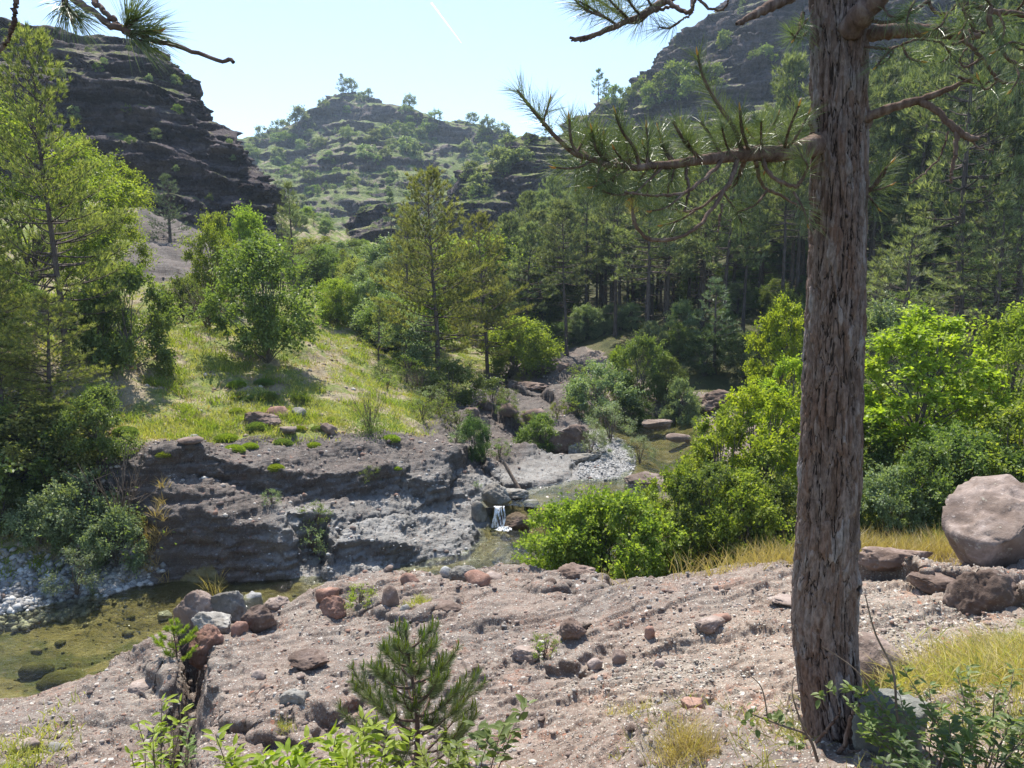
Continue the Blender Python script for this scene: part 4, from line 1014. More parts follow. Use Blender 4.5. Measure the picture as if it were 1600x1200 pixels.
def make_rock(name, a, b, c, speck, red=None):
    t = NT(name); co = t.coord(); ob = t.n('ShaderNodeObjectInfo').outputs['Random']
    cv = t.n('ShaderNodeVectorMath', {0: co, 1: (3, 7, 1)}, operation='ADD').outputs[0]
    n = t.noise(cv, 2.2, 6, .65); f = t.noise(cv, 18, 4, .7)
    col = t.ramp(n, [(.3, a), (.5, b), (.7, c)])
    k = t.rng(f, .58, .68); col = t.mix(t.math('MULTIPLY', k, .7), col, speck)
    k2 = t.rng(f, .40, .30); col = t.mix(t.math('MULTIPLY', k2, .5), col, tuple(x*.45 for x in a))
    st = t.rng(t.noise(cv, 1.3, 5, .7), .42, .60); col = t.mix(st, t.mix(1.0, col, (.58,.55,.52), 'MULTIPLY'), col)
    lic = t.rng(t.noise(cv, 5.0, 5, .7), .62, .68); col = t.mix(t.math('MULTIPLY', lic, .5), col, (.42,.41,.33))
    hs = t.n('ShaderNodeHueSaturation', {'Color': col, 'Value': t.math('MULTIPLY_ADD', ob, .4, .85)}).outputs[0]
    nrm = t.bump(t.math('ADD', t.math('MULTIPLY', n, .6), t.math('MULTIPLY', f, .5)), .7, .05)
    return t.done(t.principled(hs, .92, nrm, .25))
MR_PINK = make_rock('rock_pink', (.19,.145,.125), (.28,.22,.19), (.37,.305,.27), (.47,.41,.37))
MR_BROWN = make_rock('rock_brown', (.12,.085,.07), (.20,.145,.12), (.28,.215,.185), (.38,.32,.28))
MR_RED = make_rock('rock_red', (.19,.10,.075), (.29,.17,.13), (.36,.23,.18), (.45,.34,.28))
MR_GREY = make_rock('rock_grey', (.15,.14,.13), (.24,.23,.21), (.33,.315,.29), (.42,.41,.38))
MR_WHITE = make_rock('rock_white', (.30,.30,.29), (.40,.40,.39), (.50,.49,.47), (.56,.55,.53))
MR_DARKG = make_rock('rock_greygreen', (.12,.125,.115), (.17,.175,.16), (.23,.235,.21), (.28,.28,.26))
def ground_pt(px, py):
    """nearest built ground vertex to where the line of sight meets the ground"""
    g = G(px, py)
    return g
_gv = np.stack([gx2, gy2, gz2], -1)
def surf(x, y):
    az = math.atan2(x, y); i = int(round((az+math.radians(47))/(math.radians(94))*(naz-1))); i = min(max(i, 0), naz-1)
    j = int(np.argmin((gx2[i]-x)**2+(gy2[i]-y)**2)); return float(gz2[i, j])
def rock(px, py, wpx, hpx, mat, label, seed, name='rock', Y=None, deep=1.0, cuts=13, rough=.11, sink=.38, group=None, rz=None, flat=None, cut0=.5):
    """px, py: middle of the foot; wpx, hpx: size in the photograph's pixels"""
    p = G(px, py) if Y is None else at_px(px, Y, 0)
    if p is None: return
    k = p.y/FPX; w = wpx*k; h = hpx*k
    V, F = rock_geo(seed, 5 if wpx > 45 else 3, cuts, rough, cut0)
    ext = V.max(0)-V.min(0); V = (V-(V.max(0)+V.min(0))/2)/ext
    a = rg(seed).uniform(0, 6.28) if rz is None else rz
    V = V*[w, w*.8*deep, h*(1+sink)]; V[:,2] += h*(1+sink)*.5-h*sink
    o = mesh_np(name, V, F, mat, smooth=True); o.location = (p.x, p.y+w*.3*deep, max(surf(p.x, p.y+w*.3), p.z, (W_HI-.03 if 'islet' in label else -99))-.01)
    if rz: o.rotation_euler = (0, 0, rz)
    tag(o, label, 'rock', group); return o
rock(1622, 878, 205, 132, MR_PINK, 'large pinkish-brown boulder at the right edge beyond the great pine', 1, 'boulder', Y=9.4, cuts=9, rough=.06, sink=.35, cut0=.38)
rock(1478, 800, 40, 22, MR_PINK, 'small round stone leaning on the upper left of the big pink boulder', 2, Y=9.9) if False else None
rock(1585, 945, 120, 78, MR_BROWN, 'dark brown block below the big pink boulder at the right edge', 3, 'boulder', Y=7.9, cuts=9)
rock(1505, 905, 90, 30, MR_BROWN, 'flat dark slab between the big pink boulder and the rock shelf', 4, Y=8.8)
rock(1430, 895, 130, 26, MR_BROWN, 'long low ledge of brown rock right of the great pine', 5, Y=9.6, deep=.6)
rock(1395, 1065, 150, 105, MR_PINK, 'weathered reddish rock hump right of the great pine foot', 6, 'boulder', Y=5.9, cuts=4, rough=.06, sink=.5)
rock(1450, 1200, 135, 105, MR_DARKG, 'smooth grey-green boulder in the bottom right corner', 7, 'boulder', Y=3.6, cuts=4, rough=.05, sink=.4)
for a in [(300,1000,72,62,MR_PINK,'pink boulder with flat top on the shelf edge above the pool',11), (352,985,66,56,MR_GREY,'pointed lichen-grey boulder beside the flat-topped pink boulder',12),
    (388,962,44,32,MR_WHITE,'smooth white boulder on the edge of the left pool',13), (253,972,26,12,MR_WHITE,'small white stone left of the flat-topped pink boulder',14),
    (400,990,60,36,MR_BROWN,'brown rock in front of the smooth white boulder',15), (430,962,48,22,MR_PINK,'pale rounded rock right of the smooth white boulder',16),
    (322,1012,74,28,MR_GREY,'grey oblong rock below the flat-topped pink boulder',17), (318,1062,58,56,MR_RED,'rounded pink-red boulder beside the dark crack',18),
    (372,1000,28,24,MR_RED,'small reddish stone right of the grey oblong rock',19), (517,972,46,36,MR_RED,'reddish angular rock with a pointed top on the left of the shelf',20),
    (510,948,40,22,MR_RED,'red rock behind the reddish angular rock',21), (608,957,30,32,MR_BROWN,'dark red upright stone on the shelf near the bright weed',22), (640,924,32,18,MR_RED,'red-brown stone near the shelf edge left of the middle pool',23),
    (697,905,24,20,MR_WHITE,'pale upright stone at the near rim of the middle pool',24), (722,912,46,26,MR_GREY,'grey boulder at the near rim of the middle pool',25), (745,918,44,24,MR_RED,'red-brown wedge rock at the near rim of the middle pool',26),
    (770,908,30,14,MR_PINK,'low stone right of the red-brown wedge rock',27), (632,962,18,14,MR_GREY,'round grey stone right of the dark red upright stone',28), (690,968,70,20,MR_BROWN,'flat dark brown slab in the middle of the shelf',29),
    (900,912,74,26,MR_BROWN,'dark knobbly rock on the shelf edge under the thicket',30), (896,1008,46,36,MR_BROWN,'dark pitted rock knob in the middle of the shelf',31), (968,1040,24,24,MR_BROWN,'dark holed rock in front of the pitted rock knob',32),
    (930,1054,28,18,MR_PINK,'pale rounded stone left of the dark holed rock',33), (1131,972,32,12,MR_RED,'brick-red slab near the great pine on the gravel',34), (1114,1004,54,20,MR_PINK,'flat pale stone below the brick-red slab',35),
    (1016,1008,18,22,MR_RED,'small orange-brown stone in the middle of the shelf',36), (1030,1058,20,12,MR_PINK,'orange-tinted pebble right of the dark holed rock',37), (1086,1142,44,28,MR_RED,'reddish rock low on the shelf near the tufted grass',38),
    (460,1130,60,30,MR_GREY,'grey rock near the bottom left of the shelf',39), (402,1062,26,14,MR_PINK,'pale stone left of the sapling pine',40), (480,1052,70,26,MR_BROWN,'brown ledge rock left of the sapling pine',41),
    (215,1100,50,16,MR_PINK,'pale flat stone set in the top of the edge block',42), (85,1180,32,16,MR_GREY,'small grey-white stone at the bottom left corner',43), (38,1180,40,20,MR_PINK,'flat pink stone at the bottom left corner',44),
    (1240,950,66,10,MR_PINK,'pale flat stone left of the great pine foot',45), (820,1040,50,20,MR_PINK,'pale low hump on the shelf beside a small weed',46),
    (405,668,62,20,MR_BROWN,'big brown rock lying in the grass of the left slope',50), (428,652,40,14,MR_RED,'reddish rock behind the big brown rock in the grass',51), (445,682,34,10,MR_PINK,'pale long rock right of the big brown rock in the grass',52),
    (291,714,44,9,MR_BROWN,'dark brown rock low on the grassy slope above the cliff block',53), (512,680,28,16,MR_BROWN,'dark stone in the grass right of the pale long rock',54), (465,655,24,14,MR_GREY,'small grey stone high in the grass',55),
    (737,660,24,20,MR_BROWN,'brown stone on the bank above the upper stream',56), (760,645,30,14,MR_BROWN,'dark stone at the top of the stream bank',57), (300,690,28,10,MR_GREY,'pale stone on the grassy slope by the dark brown rock',58),
    (850,588,84,20,MR_BROWN,'long dark rock step at the head of the stream bed',60), (830,612,60,12,MR_BROWN,'dark rock step below the long dark rock step',61),
    (890,705,70,42,MR_BROWN,'dark brown rock nose beside the upper gravel bar',62), (835,665,44,22,MR_BROWN,'brown rock above the small bright bush',63), (795,675,34,18,MR_BROWN,'brown rock on the left bank of the upper stream',64),
    (905,728,80,16,MR_GREY,'grey rock hump left of the upper gravel bar',65), (1028,686,52,11,MR_PINK,'flat pink islet in the upper stream',66), (1062,702,40,11,MR_PINK,'smaller flat pink islet right of the flat pink islet',67),
    (1010,770,70,22,MR_PINK,'flat pale rock between the upper pool and the thicket',68), (800,832,56,24,MR_BROWN,'dark wet rock at the foot of the little waterfall',69), (800,782,56,14,MR_GREY,'grey sloping slab above the little waterfall',70),
    (775,800,50,34,MR_GREY,'grey rock left of the little waterfall',71), (748,818,26,30,MR_GREY,'dark wet rock at the left of the little waterfall',72), (830,800,26,10,MR_GREY,'small wet stone at the lip of the waterfall',73),
    (1125,640,90,26,MR_BROWN,'undercut dark bank rock right of the stream bend',74), (1005,762,30,8,MR_WHITE,'small pale stone at the tip of the gravel bar',75)]:
    rock(*a, group=None)
# half-sunk stones in the left pool
for i, (px, Y, w, lab) in enumerate(((70, 10.6, 90, 'large algae-covered stone under the water of the left pool'), (20, 10.9, 60, 'smaller algae-covered stone under the water at the left edge'))):
    V, F = rock_geo(80+i, 3, 5); k = Y/FPX; V = V*[w*k*.5, w*k*.4, .16]
    o = mesh_np('rock', V, F, make_rock('rock_algae', (.05,.055,.02), (.09,.09,.03), (.14,.13,.05), (.2,.19,.08)), smooth=True)
    o.location = (ray(px, 600)[0]*Y, Y, W_LO-.22); tag(o, lab, 'rock')
# loose stones, each on its own
def scatter_idx(w, n, rng):
    w = w.ravel().astype(float); w /= w.sum(); c = np.cumsum(w); return np.searchsorted(c, rng.uniform(0, 1, n))
area = (np.hypot(gx, gy)**2)*1.0
shelfW = (rk > .6)*(gy < 12.8)*(gy > 3)*(~under)*area
rs = rg(400)
protoR = []
for i in range(6):
    V, F = rock_geo(900+i, 3, 8, .12); V = V*[.5, .42, .3]
    protoR.append(mesh_np('stone', V, F, [MR_PINK, MR_BROWN, MR_GREY, MR_RED, MR_PINK, MR_WHITE][i], smooth=True)); protoR[-1]['used'] = 0
idx = scatter_idx(shelfW/np.maximum(area, 1e-6)*np.hypot(gx, gy)**1.0, 95, rs)
LST = ['loose pinkish stone lying among the gravel of the rock shelf', 'loose dark brown stone lying among the gravel of the rock shelf', 'loose grey stone lying among the gravel of the rock shelf', 'loose red-brown stone lying among the gravel of the rock shelf', 'small pale pink stone lying among the gravel of the rock shelf', 'loose white stone lying among the gravel of the rock shelf']
for q, i in enumerate(idx):
    k = rs.integers(6) if rs.uniform() > .3 else 1; o = protoR[k]
    if o.get('used'): o = o.copy(); COL.objects.link(o)
    protoR[k]['used'] = 1
    v = _gv.reshape(-1, 3)[i]; s = .06+.16*rs.uniform()**2.6
    o.location = (v[0], v[1], v[2]+s*.02); o.scale = (s, s*rs.uniform(.7, 1.1), s*rs.uniform(.7, 1.2)); o.rotation_euler = (rs.uniform(-.3, .3), rs.uniform(-.3, .3), rs.uniform(0, 6.28))
    tag(o, LST[k], 'stone', 'loose stones on the rock shelf')
for o in protoR:
    if 'used' in o: pass
for o in bpy.data.objects:
    if 'used' in o: del o['used']

# gravel: thousands of small stones
def stones(name, idx, size, mat, rng, flat=.55, lift=.04, jit=0.02):
    T = []
    for i in range(5):
        V, F = rock_geo(950+i, 1, 3, .2); T.append(V)
    F = ICO[1][1]; n = len(idx); P_ = _gv.reshape(-1, 3)[idx]+np.column_stack([rng.normal(0, jit, (n, 2)), np.zeros(n)])
    t_ = np.array(T)[rng.integers(0, 5, n)]
    s = size[:,None]*rng.uniform(.7, 1.2, (n, 3))*[1, 1, flat]
    V = t_*s[:,None,:]*.5
    a = rng.uniform(0, 6.28, n); ca, sa = np.cos(a)[:,None], np.sin(a)[:,None]
    x = V[...,0]*ca-V[...,1]*sa; y = V[...,0]*sa+V[...,1]*ca
    V = np.stack([x, y, V[...,2]], -1)+P_[:,None,:]+np.array([0, 0, 1])*(size*lift)[:,None,None]
    FF = (F[None]+(np.arange(n)*len(T[0]))[:,None,None]).reshape(-1, 3)
    o = mesh_np(name, V.reshape(-1, 3), FF, mat, smooth=True); tag(o, kind='stuff'); return o
def make_gravel(name, stops):
    t = NT(name); co = t.coord(); r = t.n('ShaderNodeNewGeometry').outputs['Random Per Island']
    col = t.ramp(r, stops, 'CONSTANT'); f = t.noise(co, 60, 3, .7)
    col = t.mix(t.rng(f, .35, .6), t.mix(1.0, col, (.7,.68,.66), 'MULTIPLY'), col)
    return t.done(t.principled(col, .9, t.bump(f, .5, .01), .25))
MG_BROWN = make_gravel('gravel_brown', [(0, (.22,.165,.14)), (.2, (.34,.27,.23)), (.38, (.16,.12,.105)), (.5, (.40,.34,.29)), (.64, (.27,.17,.13)), (.75, (.30,.28,.26)), (.86, (.50,.46,.41)), (.95, (.56,.53,.48))])
MG_PALE = make_gravel('gravel_pale', [(0, (.34,.31,.25)), (.25, (.44,.39,.32)), (.45, (.28,.24,.20)), (.6, (.52,.47,.40)), (.8, (.36,.32,.28)), (.92, (.60,.56,.50))])
MG_GREY = make_gravel('gravel_grey', [(0, (.29,.285,.28)), (.3, (.40,.395,.385)), (.5, (.22,.22,.215)), (.65, (.48,.475,.46)), (.85, (.34,.32,.29)), (.95, (.60,.60,.58))])
rgv = rg(401); patch = sstep(-.2, .25, fbm(gx*.7, gy*.7, 3, 55, 3))
wS = shelfW/np.maximum(area, 1e-6)*np.hypot(gx, gy)*(.12+patch)
i1 = scatter_idx(wS, 20000, rgv); stones('gravel', i1, .010+.075*rgv.uniform(0, 1, len(i1))**5, MG_BROWN, rgv)
palez_ = 1-sstep(-.5, 1.0, poly_sd(gx, gy, [P(960,1100,7.4)[:2], P(980,1010,8.4)[:2], P(1250,930,9.6)[:2], P(1460,900,9.4)[:2], P(1600,960,7.0)[:2], P(1480,1190,4.0)[:2], P(1180,1200,5.2)[:2], P(1000,1190,6.6)[:2]]))
i2 = scatter_idx(palez*np.hypot(gx, gy)*(.4+patch)*(gy > 3.5), 12000, rgv); stones('gravel', i2, .012+.035*rgv.uniform(0, 1, len(i2))**3, MG_PALE, rgv)
wB = barZ*(~under)*(gx < -6)*np.hypot(gx, gy); i3 = scatter_idx(wB, 6200, rgv); stones('gravel', i3, .05+.15*rgv.uniform(0, 1, len(i3))**2, MG_GREY, rgv, .65)
wB2 = np.clip(barZ*(gx > 0)+.035*grey, 0, 1)*(~under)*np.hypot(gx, gy); i4 = scatter_idx(wB2, 3600, rgv); stones('gravel', i4, .035+.08*rgv.uniform(0, 1, len(i4))**3, MG_GREY, rgv, .6)
wL = rk*(gy > 12.5)*(gy < 42)*(~under)*np.hypot(gx, gy)*(1-.7*grey)*(N[...,2] > .6); i5 = scatter_idx(wL, 3000, rgv); stones('gravel', i5, .03+.13*rgv.uniform(0, 1, len(i5))**3.5, MG_BROWN, rgv, .7)
wM = (1-rk)*(gy > 14)*(gy < 34)*(gx < 0)*np.hypot(gx, gy)*(N[...,2] > .5); i6 = scatter_idx(wM, 1500, rgv); stones('gravel', i6, .04+.16*rgv.uniform(0, 1, len(i6))**3, MG_BROWN, rgv, .7)

wP = under*(gx < 3)*(gy < 17.5)*np.hypot(gx, gy); i7 = scatter_idx(wP, 420, rgv); stones('gravel', i7, .04+.16*rgv.uniform(0, 1, len(i7))**3, make_gravel('gravel_algae', [(0, (.12,.11,.05)), (.3, (.20,.175,.09)), (.6, (.26,.23,.14)), (.85, (.09,.09,.04))]), rgv, .5)
# ---------------------------------------------------------------- grass
def blades(name, idx, k, hgt, wid, mat, rng, spread=.06, lean=.5, up=1.0):
    P0 = _gv.reshape(-1, 3)[idx]; n = len(P0)
    hs = np.repeat(hgt*np.ones(n), k)*rng.uniform(.5, 1.15, n*k)
    p = np.repeat(P0, k, 0)+np.column_stack([rng.normal(0, spread, n*k), rng.normal(0, spread, n*k), np.full(n*k, -.01)])
    d = np.column_stack([rng.normal(0, lean, n*k), rng.normal(0, lean, n*k), np.full(n*k, up)]); d = unit(d)
    s = unit(np.cross(d, rng.normal(0, 1, (n*k, 3))))*(wid*.5)
    m = p+d*hs[:,None]*.6; drp = np.column_stack([d[:,0], d[:,1], -.35*np.ones(n*k)])
    tip = m+unit(d+drp*.6)*hs[:,None]*.45
    V = np.stack([p-s, p+s, m+s*.8, m-s*.8, tip], 1).reshape(-1, 3)
    b = np.arange(n*k)*5
    o = mesh_np(name, V, [np.stack([b, b+1, b+2, b+3], 1), np.stack([b+3, b+2, b+4], 1)], mat); tag(o, kind='stuff'); return o
rgr = rg(500); rad = np.hypot(gx, gy)
gp = fbm(gx*.5, gy*.5, 2, 77, 4)
wG = (1-rk)*sstep(-.10, .16, gp)*(rad < 60)*(rad > 9)*(N[...,2] > .5)*(~under)*rad*(1-.75*FORESTB)/(1+np.maximum(rad-20, 0)*.03)
j1 = scatter_idx(wG, 18000, rgr); blades('grass', j1, 8, .10+.10*rgr.uniform(0, 1, len(j1)), .014, ML_GRASS, rgr, .09)
wT = (1-rk)*sstep(.0, .3, fbm(gx*1.1, gy*1.1, 2, 79, 3))*(rad < 45)*(rad > 12)*rad*(1-FORESTB)
j2 = scatter_idx(wT, 5200, rgr); blades('grass', j2, 14, .16+.16*rgr.uniform(0, 1, len(j2)), .016, ML_BRIGHT, rgr, .09)
j3 = scatter_idx((1-rk)*(.25+sstep(.05, -.2, gp))*(rad < 45)*(rad > 12)*rad*(1-FORESTB), 9000, rgr); blades('dry_grass', j3, 6, .10+.08*rgr.uniform(0, 1, len(j3)), .012, ML_STRAW, rgr, .10, .8)
# dry grass fringe below the boulder and the tall grass at the lower right
wF = np.exp(-(((gx-(gy-10.5)*.0-5.5)/1.5)**2+((gy-11.3)/.7)**2)); j4 = scatter_idx(wF*rad, 420, rgr); blades('dry_grass', j4, 16, .45, .008, ML_STRAW, rgr, .12, .45)
c0 = P(1590, 1045, 5.3); wR = np.exp(-(((gx-c0[0])/.5)**2+((gy-c0[1])/.6)**2)); j5 = scatter_idx(wR, 300, rgr); blades('dry_grass', j5, 16, .32, .005, ML_STRAW, rgr, .09, .9)
j6 = scatter_idx(wR, 110, rgr); blades('grass', j6, 18, .28, .007, ML_GRASS, rgr, .08, .5)
wQ = np.exp(-((gx-3.2)**2/3+(gy-4.5)**2/2))*(1-palez*.5); j7 = scatter_idx(wQ, 380, rgr); blades('grass', j7, 14, .16, .006, ML_GRASS, rgr, .06, .7)
for (px, py, n_, hh, mt, nm) in ((1078, 1185, 26, .22, ML_STRAW, 'dry_grass'), (1010, 1150, 8, .2, ML_STRAW, 'dry_grass'), (655, 948, 10, .14, ML_GRASS, 'grass'), (1400, 1085, 22, .2, ML_GRASS, 'grass'), (440, 1150, 6, .12, ML_GRASS, 'grass'), (330, 925, 3, .4, ML_STRAW, 'dry_grass'), (235, 860, 26, .28, ML_STRAW, 'dry_grass'), (130, 860, 14, .2, ML_GRASS, 'grass')):
    g = G(px, py)
    w = np.exp(-((gx-g.x)**2+(gy-g.y)**2)/.02/(g.y/7)**2); j = scatter_idx(w, n_, rgr); blades(nm, j, 26, hh, .005*(g.y/7), mt, rgr, .04, .6)
# cushions of low green plants at the lower edge of the meadow
def dome(h, r, n, seed):
    r_ = rg(seed); d = unit(r_.normal(0, 1, (n, 3))); d[:,2] = np.abs(d[:,2]); p = d*[r, r, h]*r_.uniform(.75, 1, (n, 1))
    sV, sF = tubes([(np.array([[0, 0, -.03], [d[i,0]*r*.4, d[i,1]*r*.4, h*.5*d[i,2]], p[i]]), np.array([.006, .004, .002])) for i in range(30)], 4)
    return (sV, sF), leaf_quads(p, d+r_.normal(0, .4, (n, 3)), .035, .014, r_)
K_CUSH = Kind('cushion_plant', 'stems', 'foliage', dome(.12, .22, 3000, 700), .12, (MB_TWIG, ML_BRIGHT))
for px, py, w, lab in ((610, 690, 1.0, 'round yellow-green cushion plant at the edge of the dark rock'), (365, 706, 1.0, 'wide cushion plant left of the rock edge'), (390, 700, .8, 'cushion plant beside the wide cushion plant'),
        (430, 735, .8, 'cushion plant hanging over the ledge of the cliff block'), (258, 716, .7, 'small cushion plant above the left end of the cliff block'), (490, 700, .8, 'cushion plant left of the spiky half-bare shrub'), (620, 735, .5, 'tiny cushion plant on the dark ledge')):
    g = G(px, py); K_CUSH.put(g, .13*w, lab, 'plant')
for i in range(16):
    g = None
    while g is None or rock_mask(np.array([g.x]), np.array([g.y]))[0] > .9: g = G(rgr.uniform(180, 760), rgr.uniform(600, 712))
    K_CUSH.put(g, rgr.uniform(.07, .16), 'low green cushion plant in the grass of the left slope', 'plant', 'cushion plants on the grassy slope', mat=[ML_BRIGHT, ML_MID][i % 2])
K_WEED = Kind('shrub', 'stems', 'foliage', broadleaf(.5, .3, rg(710), 14, .035, 900, 0, 6, aspect=.5, clr=.35, up=1.2), .5, (MB_TWIG, ML_BRIGHT))
for px, py, top, lab, mt in ((562, 958, 918, 'bright weed growing on the shelf by the reddish angular rock', ML_YELLOW), (850, 1034, 996, 'small leafy weed by the pale low hump', ML_BRIGHT), (497, 825, 788, 'small green plant in the notch right of the cliff block', ML_MID),
        (490, 870, 825, 'grey-green plant hanging in the notch of the grey rock', ML_GREY), (575, 760, 735, 'small plant under the dark ledge', ML_MID), (425, 790, 765, 'yellowish plant on the cliff block top', ML_GREY), (690, 640, 600, 'green weed on the stream bank', ML_MID), (790, 655, 625, 'green weed by the upper bank stones', ML_MID),
        (820, 690, 668, 'yellow weed on the brown rock', ML_YELLOW), (770, 640, 605, 'leafy weed at the top of the stream bank', ML_BRIGHT), (870, 655, 632, 'round green weed above the dark rock nose', ML_BRIGHT), (735, 690, 655, 'weed on the bank between two bushes', ML_GREY), (780, 720, 690, 'weed above the grey slab', ML_MID), (660, 660, 625, 'weed at the lower end of the meadow', ML_MID), (1100, 700, 670, 'bush at the right rim of the upper stream', ML_BRIGHT), (1150, 680, 640, 'bush on the bank right of the islets', ML_MID)):
    g = G(px, py); K_WEED.put(g, (py-top)/FPX*g.y*1.1, lab, 'plant', mat=mt)
for i in range(40):
    g = G(rgr.uniform(600, 1240), rgr.uniform(560, 700))
    if g.y > 45 or g.y < 14: continue
    K_WEED.put(g, rgr.uniform(.25, .8), 'low leafy weed growing along the banks of the upper stream', 'plant', 'weeds along the upper stream', mat=[ML_MID, ML_GREY, ML_BRIGHT][i % 3], wide=1.3)
# ---------------------------------------------------------------- the great pine in the foreground
def make_trunkmat():
    t = NT('pine_bark_near'); co = t.coord()
    a = t.attr('plate'); cr = t.attr('crack')
    n = t.noise(t.map(co, (9, 9, 2.2)), 1.0, 6, .65); f = t.noise(t.map(co, (60, 60, 22)), 1.0, 5, .7)
    col = t.ramp(a, [(0, (.11,.08,.065)), (.2, (.165,.12,.10)), (.4, (.225,.18,.16)), (.55, (.17,.115,.09)), (.75, (.25,.215,.20)), (1, (.31,.285,.275))])
    col = t.mix(t.rng(n, .42, .62), col, t.mix(1.0, col, (.86,.76,.70), 'MULTIPLY'))
    col = t.mix(t.rng(f, .35, .65), t.mix(1.0, col, (.62,.60,.60), 'MULTIPLY'), t.mix(1.0, col, (1.18,1.18,1.2), 'MULTIPLY'))
    col = t.mix(t.rng(cr, .12, .75), col, (.028,.02,.017))
    return t.done(t.principled(col, .93, t.bump(t.math('ADD', f, t.math('MULTIPLY', n, .5)), .7, .012), .15))
M_TRUNK = make_trunkmat()
YT = 4.0
TR = [(-700,1262,1340),(-300,1264,1345),(0,1266,1351),(100,1268,1354),(200,1268,1353),(300,1267,1353),(450,1262,1352),(600,1255,1348),(700,1251,1346),(800,1247,1344),(880,1241,1340),(950,1236,1336),(1000,1239,1338),(1050,1245,1342),(1100,1252,1350),(1150,1262,1362),(1200,1276,1388),(1240,1285,1410),(1290,1285,1440)]
def trunk_mesh(par):
    nth, nz = 420, 1500
    py = np.array([a for a, _, _ in TR], float); xl = np.array([b for _, b, _ in TR], float); xr = np.array([c for _, _, c in TR], float)
    z = np.array([ray(800, p)[1]*YT for p in py]); cx = np.array([ray((l+r)/2, p)[0]*YT for p, l, r in zip(py, xl, xr)])
    rd = (xr-xl)/2/FPX*YT*np.array([1/ (math.cos(PITCH)+((600-p)/FPX)*math.sin(PITCH)) for p in py])
    o = np.argsort(z); z, cx, rd = z[o], cx[o], rd[o]
    zz = np.linspace(z[0], z[-1], nz); ker = np.ones(61)/61
    sm = lambda v: np.convolve(np.pad(np.interp(zz, z, v), 30, 'edge'), ker, 'valid')
    C, R_ = sm(cx), sm(rd)
    th = np.linspace(0, 2*math.pi, nth, endpoint=False)
    T, Z = np.meshgrid(th, zz, indexing='xy')
    Rr = R_[:,None]; s = T*.15
    # periodic coordinates round the trunk
    cxx, cyy = np.cos(T)*.15, np.sin(T)*.15
    w1 = fbm(cxx*5, cyy*5, Z*1.6, 801, 4); w2 = fbm(cxx*14, cyy*14, Z*5, 802, 4)
    # plates: cells in (arc, height), long in height; wrapped by working in arc units that close
    nper = 22; uu = T/(2*math.pi)*nper+w1*.9+.35*w2; vv = Z*5.6+w2*.5+w1*.8
    def cell_p(u, v, nperiod, seed):
        iu, iv = np.floor(u), np.floor(v); b1 = np.full(u.shape, 9.); b2 = b1.copy(); rid = np.zeros(u.shape)
        for du in (-1, 0, 1):
            for dv in (-1, 0, 1):
                h = _hash((iu+du) % nperiod, iv+dv, iu*0, seed); pu = iu+du+(h & 1023)/1023.; pv = iv+dv+((h >> 10) & 1023)/1023.
                d = np.hypot(u-pu, v-pv); r = ((h >> 20) & 1023)/1023.; m = d < b1
                b2 = np.where(m, b1, np.minimum(b2, d)); rid = np.where(m, r, rid); b1 = np.where(m, d, b1)
        return b1, b2, rid
    a1, a2, ai = cell_p(uu, vv, nper, 81)
    nper2 = 40; u2 = T/(2*math.pi)*nper2+w2*1.2+w1*.9; v2 = Z*13+w2*1.1
    b1, b2, bi = cell_p(u2, v2, nper2, 82)
    e1 = a2-a1; e2 = b2-b1
    rn_ = 1-2.3*np.abs(fbm(cxx*20, cyy*20, Z*2.6+w2*.5, 851, 5, .55)); fur = .85*sstep(.90, .99, rn_); val = sstep(.55, 1.0, rn_)
    crack = np.maximum(np.clip(1-e1/(.07+.08*w2), 0, 1)*.6*sstep(.0, .35, w1+.7*w2), fur); crack2 = np.clip(1-e2/.13, 0, 1)*.55*sstep(-.15, .3, w2+.3*w1)
    d = .004*sstep(0, .3, e1)+.006*(ai-.5)+.0085*(bi-.5)*sstep(0, .12, e2)-.006*crack-.004*crack2-.009*val+.010*w1+.005*w2+.002*fbm(cxx*60, cyy*60, Z*30, 803, 3)
    # knots and a burl
    for (px_, py_, s_, am) in ((1305, 342, .022, .012), (1262, 190, .03, .035), (1325, 905, .05, .03), (1300, 520, .02, .008), (1350, 190, .04, .03), (1340, 40, .05, .03)):
        kz = ray(px_, py_)[1]*YT; kx = ray(px_, py_)[0]*YT; ci = np.interp(kz, zz, C); ri = np.interp(kz, zz, R_)
        kth = math.acos(max(-1, min(1, (kx-ci)/ri))); kth = -kth
        dd = np.hypot((np.angle(np.exp(1j*(T-kth))))*.15, Z-kz); d += am*np.exp(-(dd/s_)**2)-am*1.1*np.exp(-(dd/(s_*.35))**2); crack = np.maximum(crack, .9*np.exp(-(dd/(s_*.4))**2))
    R2 = Rr*.955+d
    low = np.clip((zz[:,None]-(-2.2))/-.45, 0, 1)
    R2 = R2*(1+.45*low**2*(1+.6*np.sin(T*5+1)))
    V = np.stack([C[:,None]+R2*np.cos(T), YT+R2*np.sin(T), Z], -1).reshape(-1, 3)
    i = np.arange(nz-1)[:,None]*nth; j = np.arange(nth)[None]; k = (j+1) % nth
    F = np.stack([i+j, i+k, i+k+nth, i+j+nth], -1).reshape(-1, 4)
    plate = np.clip(.5+.55*(ai-.5)+.3*(bi-.5)+.35*w1, 0, 1)
    mesh_np('trunk', V, F, M_TRUNK, par, smooth=True, attrs={'crack': np.clip(crack+crack2*.8, 0, 1).ravel(), 'plate': plate.ravel()})
pine = empty('pine_tree', (0, 0, 0)); tag(pine, 'great pine in the right foreground with flaky bark and a long needled branch reaching left', 'pine tree')
trunk_mesh(pine)

